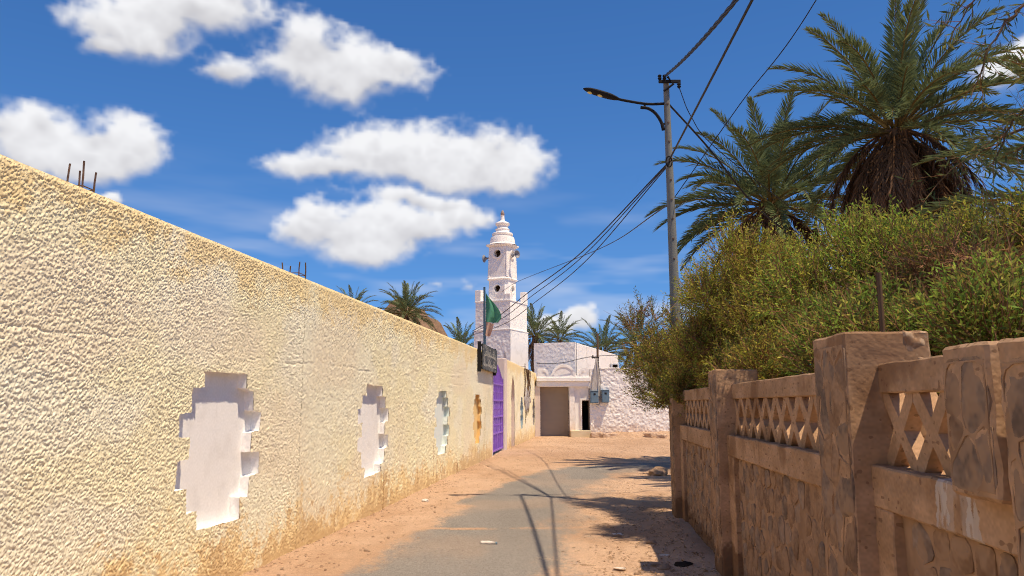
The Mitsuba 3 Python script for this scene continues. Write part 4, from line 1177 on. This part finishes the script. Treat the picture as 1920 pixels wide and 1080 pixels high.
def shrub(label, foot, blobs, seed, stems, leaf_len=.054, leaf_w=.0145, nper=18, group=None):
    """blobs: (centre, radii, sprigs, palette, bare share)"""
    k = thing('shrub', label, 'shrub', group)
    r = np.random.default_rng(seed)
    LM, LC, TB, TD, TL = [], [], [], [], []
    foot = np.array(foot, float)
    for (c, rad, n, pal, bare) in blobs:
        c, rad = np.array(c, float), np.array(rad, float)
        # clumps inside the blob, so that the crown is not one ball
        nc = max(6, n // 60)
        u = r.normal(size=(nc, 3)); u /= np.linalg.norm(u, axis=1, keepdims=True)
        cc = c + u * rad * r.uniform(.15, .80, (nc, 1)) ** .7
        cr = r.uniform(.17, .33, nc) * rad.mean()
        w = r.integers(0, nc, n)
        v = r.normal(size=(n, 3)); v /= np.linalg.norm(v, axis=1, keepdims=True)
        b = cc[w] + v * (cr[w] * r.random(n) ** .45)[:, None]
        d = v * .55 + (b - c) / rad.mean() * .45 + np.array([0, 0, .65]) + r.normal(0, .3, (n, 3)); d /= np.linalg.norm(d, axis=1, keepdims=True)
        nb = int(n * bare)
        if bare > .4:
            d[:nb] = r.normal(size=(nb, 3)) * (1, 1, .5); d /= np.linalg.norm(d, axis=1, keepdims=True)
        if n - nb > 0:
            m, col = leaves(b[nb:], d[nb:], r, leaf_len, leaf_w, nper, .26, pal)
            LM.append(m); LC.append(col)
        TB.append(b); TD.append(d); TL.append(np.where(np.arange(n) < nb, r.uniform(.20, .45, n), .26))
        for q in range(stems if bare < .4 else 0):        # limbs to the clumps
            e = cc[r.integers(nc)]
            m0 = foot + (e - foot) * .5 + r.normal(0, .12, 3) + np.array([0, 0, .2])
            P = spline([foot + r.normal(0, .05, 3) * (1, 1, 0), m0, e], 12); P[1:-1] += r.normal(0, .012, (10, 3))
            add('limb', tube(P, np.linspace(.032, .007, 12), 6), 'm_bark', k, smooth=True)
    mm = cat(LM); add('foliage', mm, 'm_leaf', k, color=np.vstack(LC), kind='stuff')
    m, col = twigs(np.vstack(TB), np.vstack(TD), r, np.concatenate(TL), .0052, TAN)
    add('twigs', m, 'm_twig', k, color=col, kind='stuff')
    return k


shrub('dark green shrub spilling over the corner pillar at the end of the stone wall', (3.6, 12.7, 0),
      [((2.65, 12.1, 2.12), (.85, .9, .66), 1800, DARKS + GREENS[:2], .05), ((2.10, 12.5, 2.95), (.45, .7, .55), 130, DARKS + [(0.16, .12, .04)], .5), ((3.3, 12.4, 2.7), (.8, .9, .8), 800, DARKS + GREENS, .08), ((2.35, 11.2, 1.78), (.36, .6, .26), 520, DARKS + GREENS[:1], .03), ((2.98, 9.2, 1.25), (.42, 1.7, .6), 1200, DARKS, .1)], 41, 3)
shrub('tall yellowish green shrub behind the middle of the stone wall', (3.5, 9.2, 0),
      [((3.00, 9.3, 2.80), (.85, 1.0, .95), 1900, GREENS, .05), ((2.9, 8.5, 2.05), (.60, 1.2, .40), 1200, GREENS + DARKS, .08), ((3.7, 9.9, 3.05), (.85, .9, .75), 1100, GREENS, .05), ((2.55, 9.9, 2.3), (.5, .8, .6), 800, GREENS + [(0.20, .12, .05)], .15)], 42, 4)
shrub('broad fresh green shrub with bare reddish twigs behind the tall pillar', (3.6, 6.8, 0),
      [((3.2, 6.9, 2.45), (.80, .9, .72), 1600, GREENS[:3] + FRESH, .05), ((2.75, 5.8, 1.95), (.5, 1.1, .36), 1100, FRESH + DARKS, .05), ((4.05, 7.0, 2.70), (.9, .9, .70), 1500, GREENS + FRESH[:1], .06), ((2.66, 5.4, 1.25), (.40, 1.2, .55), 1100, DARKS, .1), ((2.46, 3.4, 1.25), (.40, .9, .50), 1100, DARKS, .1)], 43, 4)
shrub('sprawling shrub with a mass of bare brown twigs at the right edge above the wall', (4.3, 5.2, 0),
      [((3.40, 5.6, 2.46), (.78, .6, .30), 1150, DARKS + [(0.30, .17, .08)], .80), ((2.95, 4.5, 1.95), (.55, .9, .26), 1000, FRESH + DARKS, .05), ((4.2, 5.9, 2.75), (.8, .8, .40), 900, GREENS, .08)], 44, 6)

# a bare stake in front of the shrubs, behind the tall pillar
sk = thing('wooden_stake', 'thin dark wooden stake standing among the shrubs behind the tall pillar', 'stake')
add('shaft', tube([(2.28, 4.75, 0), (2.30, 4.76, 1.4), (2.31, 4.77, 2.42)], [.022, .02, .016], 7), 'm_bark', sk, smooth=True)

# tree with slender leaves reaching in at the upper right
tr = thing('slender_leaf_tree', 'tree branches with long narrow leaves reaching in at the upper right corner', 'tree')
r = np.random.default_rng(61)
add('trunk', tube(spline([(5.0, 5.2, 0), (4.95, 5.25, 1.5), (4.7, 5.3, 3.0), (4.5, 5.4, 4.2), (4.2, 5.5, 5.4)], 24), np.linspace(.11, .05, 24), 9), 'm_bark', tr, smooth=True)
LM, LC, TBm = [], [], []
FAIR = [(0.10, 0.13, 0.06), (0.13, 0.16, 0.07), (0.08, 0.11, 0.055), (0.22, 0.22, 0.07)]
for i, (P0, P1, P2, P3, nl) in enumerate((((4.45, 5.5, 4.9), (4.1, 5.5, 4.75), (3.75, 5.5, 4.45), (3.5, 5.5, 4.0), 26), ((4.6, 5.4, 4.0), (4.2, 5.5, 4.0), (3.85, 5.6, 3.75), (3.65, 5.6, 3.4), 26), ((4.3, 5.5, 5.1), (3.95, 5.5, 5.0), (3.7, 5.5, 4.85), (3.45, 5.6, 4.5), 20), ((4.65, 5.3, 3.6), (4.3, 5.4, 3.75), (4.05, 5.5, 3.7), (3.8, 5.6, 3.45), 24), ((4.5, 5.4, 4.5), (4.2, 5.3, 4.4), (3.95, 5.3, 4.2), (3.75, 5.2, 3.85), 18), ((4.62, 5.3, 3.8), (4.4, 5.9, 3.9), (4.1, 6.3, 3.8), (3.75, 6.6, 3.55), 26))):
    P = spline([P0, P1, P2, P3], 20); P[1:] += r.normal(0, .012, (19, 3))
    add('branch', tube(P, np.linspace(.020, .004, 20), 6), 'm_bark', tr, smooth=True)
    ix = r.integers(5, 20, nl)
    d = r.normal(0, .5, (nl, 3)) + np.array([-.35, 0, -.45]); d /= np.linalg.norm(d, axis=1, keepdims=True)
    m, c = leaves(P[ix], d, r, .105, .017, 9, .30, FAIR); LM.append(m); LC.append(c)
    m, c = twigs(P[ix], d, r, np.full(nl, .30), .0035, TAN); TBm.append((m, c))
add('foliage', cat(LM), 'm_leaf', tr, color=np.vstack(LC), kind='stuff')
add('twigs', cat([m for m, _ in TBm]), 'm_twig', tr, color=np.vstack([c for _, c in TBm]), kind='stuff')

# ------------------------------------------------------------------ lamp pole, lamp, cables
scene['m_concrete'] = diffuse(proc(lambda p, n, uv: mix((0.15, 0.16, 0.155), (0.23, 0.24, 0.225), fbm(p.x * 20, p.y * 20, p.z * 4, 4))))
PX, PY = 2.63, 12.3
up = thing('utility_pole', 'tall grey concrete pole standing behind the corner of the stone wall', 'pole')
add('shaft', tube([(PX + .03, PY, -.3), (PX, PY, 3.5), (PX - .03, PY, 7.0)], [.105, .078, .048], 12), 'm_concrete', up, smooth=40)
for k in range(13):
    z = 2.6 + k * .33
    rr = .115 - .063 * z / 7.0
    add('climbing_hole', box(PX - .035 + .03 - z * .0086 + .02, PX - .002 + .03 - z * .0086 + .02, PY - rr - .004, PY - rr + .02, z, z + .03, .004), 'm_rust', up)
add('cross_arm', box(PX - .17, PX + .20, PY - .09, PY - .055, 6.93, 6.985, .006), 'm_dark_metal', up)
for x in (-.15, -.07, .17):
    q = revolve([(.0, 0), (.02, 0), (.035, .03), (.02, .045), (.036, .07), (.018, .09), (0, .09)], 10); q.apply_translation((PX + x, PY - .075, 6.985 if x != .17 else 6.84))
    add('insulator', q, 'm_dark_metal', up, smooth=40)
add('clamp', tube([(PX - .09, PY - .10, 6.78), (PX + .07, PY - .10, 6.9), (PX - .02, PY - .1, 7.03)], .022, 6), 'm_dark_metal', up)
add('cable_hook', tube([(PX - .045 + .05 * math.cos(t), PY - .11, 5.55 + .09 * math.sin(t)) for t in np.linspace(0, 6.2, 14)], .013, 6), 'm_dark_metal', up)
lp = thing('street_lamp', 'dark street lamp head on a long arm reaching left from the concrete pole', 'street lamp')
arm = spline([(PX - .03, PY, 6.60), (PX - .35, PY, 6.59), (PX - .75, PY + .01, 6.66), (PX - .95, PY + .02, 6.72)], 16)
add('arm', tube(arm, .024, 8), 'm_dark_metal', lp, smooth=True)
hd = spline([(PX - .82, PY + .02, 6.68), (PX - 1.0, PY + .02, 6.74), (PX - 1.25, PY + .02, 6.82), (PX - 1.43, PY + .02, 6.87)], 16)
m = tube(hd, [.03, .045, .06, .07, .08, .085, .088, .088, .088, .086, .083, .078, .07, .058, .04, .012], 12)
v = np.array(m.vertices); ctr = hd.mean(0); ax = hd[-1] - hd[0]; ax /= np.linalg.norm(ax); nn = np.cross(ax, (0, 1, 0)); nn /= np.linalg.norm(nn)
h = (v - ctr) @ nn; v -= np.outer(h * .45, nn)
add('head', tm(v, m.faces), 'm_dark_metal', lp, smooth=50)
scene['m_lens'] = rough(rgb(0.62, 0.55, 0.22), 0.2)
for t in (.52, .80):
    c = hd[0] + (hd[-1] - hd[0]) * t
    q = trimesh.creation.icosphere(2, .042); vv = np.array(q.vertices) * (1.0, 1.0, .35)
    R = np.array([[ax[0], 0, nn[0]], [0, 1, 0], [ax[2], 0, nn[2]]])
    dn = nn if nn[2] < 0 else -nn
    add('led_lens', tm(vv @ R.T + c + dn * .042 + np.array([0, -.012, 0]), q.faces), 'm_lens', lp, smooth=True)
ob = thing('lamp_bracket', 'old curved iron bracket below the lamp arm', 'bracket')
add('arm', tube(spline([(PX - .47, PY, 6.53), (PX - .34, PY, 6.51), (PX - .22, PY, 6.42), (PX - .13, PY, 6.27), (PX - .10, PY, 6.13)], 18), .028, 8), 'm_dark_metal', ob, smooth=True)
add('strut', tube([(PX - .115, PY, 6.24), (PX - .02, PY, 6.24)], .015, 6), 'm_dark_metal', ob)
add('hanger', tube([(PX - .40, PY, 6.52), (PX - .40, PY, 6.59)], .018, 6), 'm_dark_metal', ob)


def cable(label, pts, rad, sag=0.0, n=40, twist=False, grp=None):
    pts = np.array(pts, float)
    if len(pts) == 2:
        t = np.linspace(0, 1, n)[:, None]; P = pts[0] + (pts[1] - pts[0]) * t; P[:, 2] -= sag * 4 * (t * (1 - t))[:, 0]
    else:
        P = spline(pts, n)
    k = thing('power_cable', label, 'cable', grp)
    if twist:
        L = np.linalg.norm(np.diff(P, axis=0), axis=1).sum(); m = int(L / .05)
        Q = np.stack([np.interp(np.linspace(0, 1, m), np.linspace(0, 1, n), P[:, i]) for i in range(3)], 1)
        ph = np.arange(m) * .35
        for s in (0, 2.09, 4.19):
            add('strand', tube(Q + np.stack([np.cos(ph + s), ph * 0, np.sin(ph + s)], 1) * rad * .62, rad * .62, 5), 'm_cable', k, smooth=True)
    else:
        add('strand', tube(P, rad, 6), 'm_cable', k, smooth=True)


cable('thick twisted cable leaving the pole top towards the upper edge', [(PX - .06 - .068 * q_, PY - .08 - q_, 7.05 - .33 * q_ + .0078 * q_ * q_) for q_ in np.linspace(0, 42, 30)], .021, twist=True, n=300)
cable('thick cable rising from the hook on the pole to the upper edge', [(PX - .04 - .044 * q_, PY - .11 - q_, 5.58 - .012 * q_ + .0006 * q_ * q_) for q_ in np.linspace(0, 40, 20)], .016, n=60)
for i, (dx, dz) in enumerate(((0, 0), (.10, -.10), (.22, -.26))):
    cable(('upper', 'middle', 'lower')[i] + ' strand of the three wires running from the pole down past the minaret', [(PX - .04, PY - .10, 5.55 - .02 * i), (1.55 + dx * .5, 17.0, 4.97 + dz * .7), (0.45 + dx, 22.0, 4.78 + dz), (-.45 + dx, 26.0, 4.58 + dz), (-1.62, 31.0, 4.52 + dz * .6)], .010 if i else .013, n=50)
cable('thick service cable sloping down from the pole to the right behind the palms', [(PX, PY + .04, 6.62), (3.35, 12.6, 5.93), (4.53, 13.5, 5.01), (6.6, 15.2, 4.3)], .016)
cable('thin wire drooping from the cross arm to the right', [(PX + .17, PY - .07, 6.86), (3.05, 12.5, 6.45), (3.57, 13.0, 6.08), (5.4, 14.2, 5.2)], .008)
cable('thin wire from the upper edge down to the back of the pole', [(4.6, 5.6, 8.6), (3.82, 9.0, 6.62), (3.42, 11.0, 6.05), (PX, PY + .09, 4.90)], .0075)
cable('thin far wire running from the pole towards the minaret', [(PX, PY + .09, 4.90), (2.9, 25.0, 6.70), (.42, 40.0, 8.05), (-.6, 46.0, 8.35)], .012)
cable('thin wire sagging across the front of the white house', [(1.3, HY - .3, 3.68), (2.6, HY - .3, 3.72), (4.2, HY - .08, 4.05), (6.6, HY + 1.5, 4.25)], .018)

# ------------------------------------------------------------------ litter and stones
scene['m_litter'] = diffuse(proc(lambda p, n, uv: mix((0.70, 0.68, 0.64), (0.55, 0.50, 0.44), fbm(p.x * 30, p.y * 30, 1.0, 3))))
scene['m_pebble'] = diffuse(proc(lambda p, n, uv: mix((0.22, 0.14, 0.09), (0.42, 0.30, 0.21), fbm(p.x * 12, p.y * 12, p.z * 12, 3))))
scene['m_darkrag'] = diffuse(rgb(0.03, 0.025, 0.022))
b = thing('plastic_bottle', 'crushed white plastic bottle lying on the asphalt', 'bottle')
q = revolve([(0, 0), (.028, .004), (.03, .02), (.027, .06), (.031, .09), (.026, .12), (.012, .145), (.012, .165), (0, .167)], 14)
q.apply_transform(trimesh.transformations.rotation_matrix(math.radians(88), (0, 1, 0)))
vq = np.array(q.vertices); vq[:, 2] *= .7; q = tm(vq, q.faces)
add('body', wobble(q, .005, .03, 3), 'm_litter', b, smooth=True, M=T().translate([-.36, 9.2, .022]).rotate([0, 0, 1], -8))
q = revolve([(0, 0), (.015, 0), (.015, .018), (0, .018)], 10)
add('cap', q, 'm_bluesteel', b, M=T().translate([-.19, 9.175, .02]).rotate([0, 0, 1], -8).rotate([0, 1, 0], 90))
for i, (x, y, s, mat, l) in enumerate(((1.72, 7.95, .075, 'm_darkrag', 'dark crumpled rag in the shade at the foot of the stone wall'), (1.50, 7.86, .055, 'm_pebble', 'grey stone on the edge of the wall shadow'), (3.35, 17.9, .24, 'm_pebble', 'broken chunk of asphalt beyond the corner pillar'), (1.62, 9.25, .05, 'm_pebble', 'small stone in the shade near the middle pillar'), (-1.45, 13.2, .05, 'm_litter', 'small pale stone on the sand beside the left wall'))):
    k = thing('rag' if mat == 'm_darkrag' else 'stone', l, 'rag' if mat == 'm_darkrag' else 'stone')
    sph = trimesh.creation.icosphere(3, s); v = np.array(sph.vertices)
    v *= 1 + .5 * (meshkit.noise(v / (s * .8), i)[:, None] - .5) + .25 * (meshkit.noise(v / (s * .3), i)[:, None] - .5)
    v *= (1.35, .9, .55)
    add('body', tm(v, sph.faces), mat, k, smooth=35, M=T().translate([x, y, s * .22]).rotate([0, 0, 1], i * 40))
for i, (x, y, rz) in enumerate(((1.30, 9.8, 20), (1.62, 8.45, -35), (1.80, 8.3, 10), (1.42, 8.0, 60), (1.05, 7.8, -20))):
    k = thing('paper_scrap', ('crumpled pale paper scrap farthest along the wall shadow', 'flat pale paper scrap in the wall shadow', 'pale plastic scrap close under the stone wall', 'torn scrap on the edge of the wall shadow', 'scrap on the sunlit sand beside the asphalt')[i], 'litter')
    u, v_ = np.meshgrid(np.linspace(-.06, .06, 9), np.linspace(-.035, .035, 6), indexing='ij')
    z = .022 * meshkit.fbm(np.stack([u, v_, u * 0 + i], -1) / .05, 2, i)
    add('sheet', tm(np.stack([u, v_, z], -1).reshape(-1, 3), grid(9, 6)), 'm_litter' if i != 3 else 'm_pebble', k, smooth=True, M=T().translate([x, y, .012]).rotate([0, 0, 1], rz))

# loose gravel and dry leaf litter
r = np.random.default_rng(77)
V, F = [], []
ico = trimesh.creation.icosphere(1, 1.0); iv, if_ = np.array(ico.vertices), np.array(ico.faces)
n = 1700
yy = 6.5 + 30 * r.random(n) ** 1.8
side = r.random(n)
xl = -3.45 + KL * yy
xr = np.where(yy < 11.2, 1.26 + KR * yy, 5.5)
rl = np.interp(yy, _cy, _cl); rr_ = np.where(yy < 19, np.interp(yy, _cy, _cr), 1.2)
xx = np.where(side < .55, xl + .03 + (rl - xl) * r.random(n) ** 1.3, rr_ + (xr - rr_) * r.random(n))
hg = ground_h(np.c_[xx, yy])
for i in range(n):
    s = r.uniform(.004, .014) * (1.9 if r.random() < .06 else 1)
    v = iv * s * r.uniform(.6, 1.3, 3) * (1, 1, .7)
    V.append(v + (xx[i], yy[i], hg[i] + s * .25)); F.append(if_ + len(iv) * i)
add('gravel', tm(np.vstack(V), np.vstack(F)), 'm_pebble', smooth=False, kind='stuff')
labels['gravel'] = {'label': 'small loose stones scattered over the sand of the lane', 'category': 'gravel', 'kind': 'stuff'}
n = 900
yy = r.uniform(6.8, 12.5, n); xr = 1.26 + KR * yy
xx = xr - np.abs(r.normal(0, .5, n)) - .02
hg = ground_h(np.c_[xx, yy])
ang = r.uniform(0, 6.28, n); L = r.uniform(.015, .035, n)
d = np.stack([np.cos(ang), np.sin(ang), r.normal(0, .15, n)], 1); w = np.stack([-np.sin(ang), np.cos(ang), r.normal(0, .3, n)], 1)
c = np.c_[xx, yy, hg + .012]
V = np.stack([c - d * L[:, None], c + w * L[:, None] * .2, c + d * L[:, None], c - w * L[:, None] * .2], 1).reshape(-1, 3)
i = np.arange(n) * 4
scene['m_dryleaf'] = diffuse(rgb(0.20, 0.12, 0.06))
add('leaf_litter', tm(V, np.stack([np.stack([i, i + 1, i + 2], 1), np.stack([i, i + 2, i + 3], 1)], 1).reshape(-1, 3)), 'm_dryleaf', kind='stuff')
labels['leaf_litter'] = {'label': 'dry fallen leaves on the sand at the foot of the stone wall', 'category': 'leaf litter', 'kind': 'stuff'}
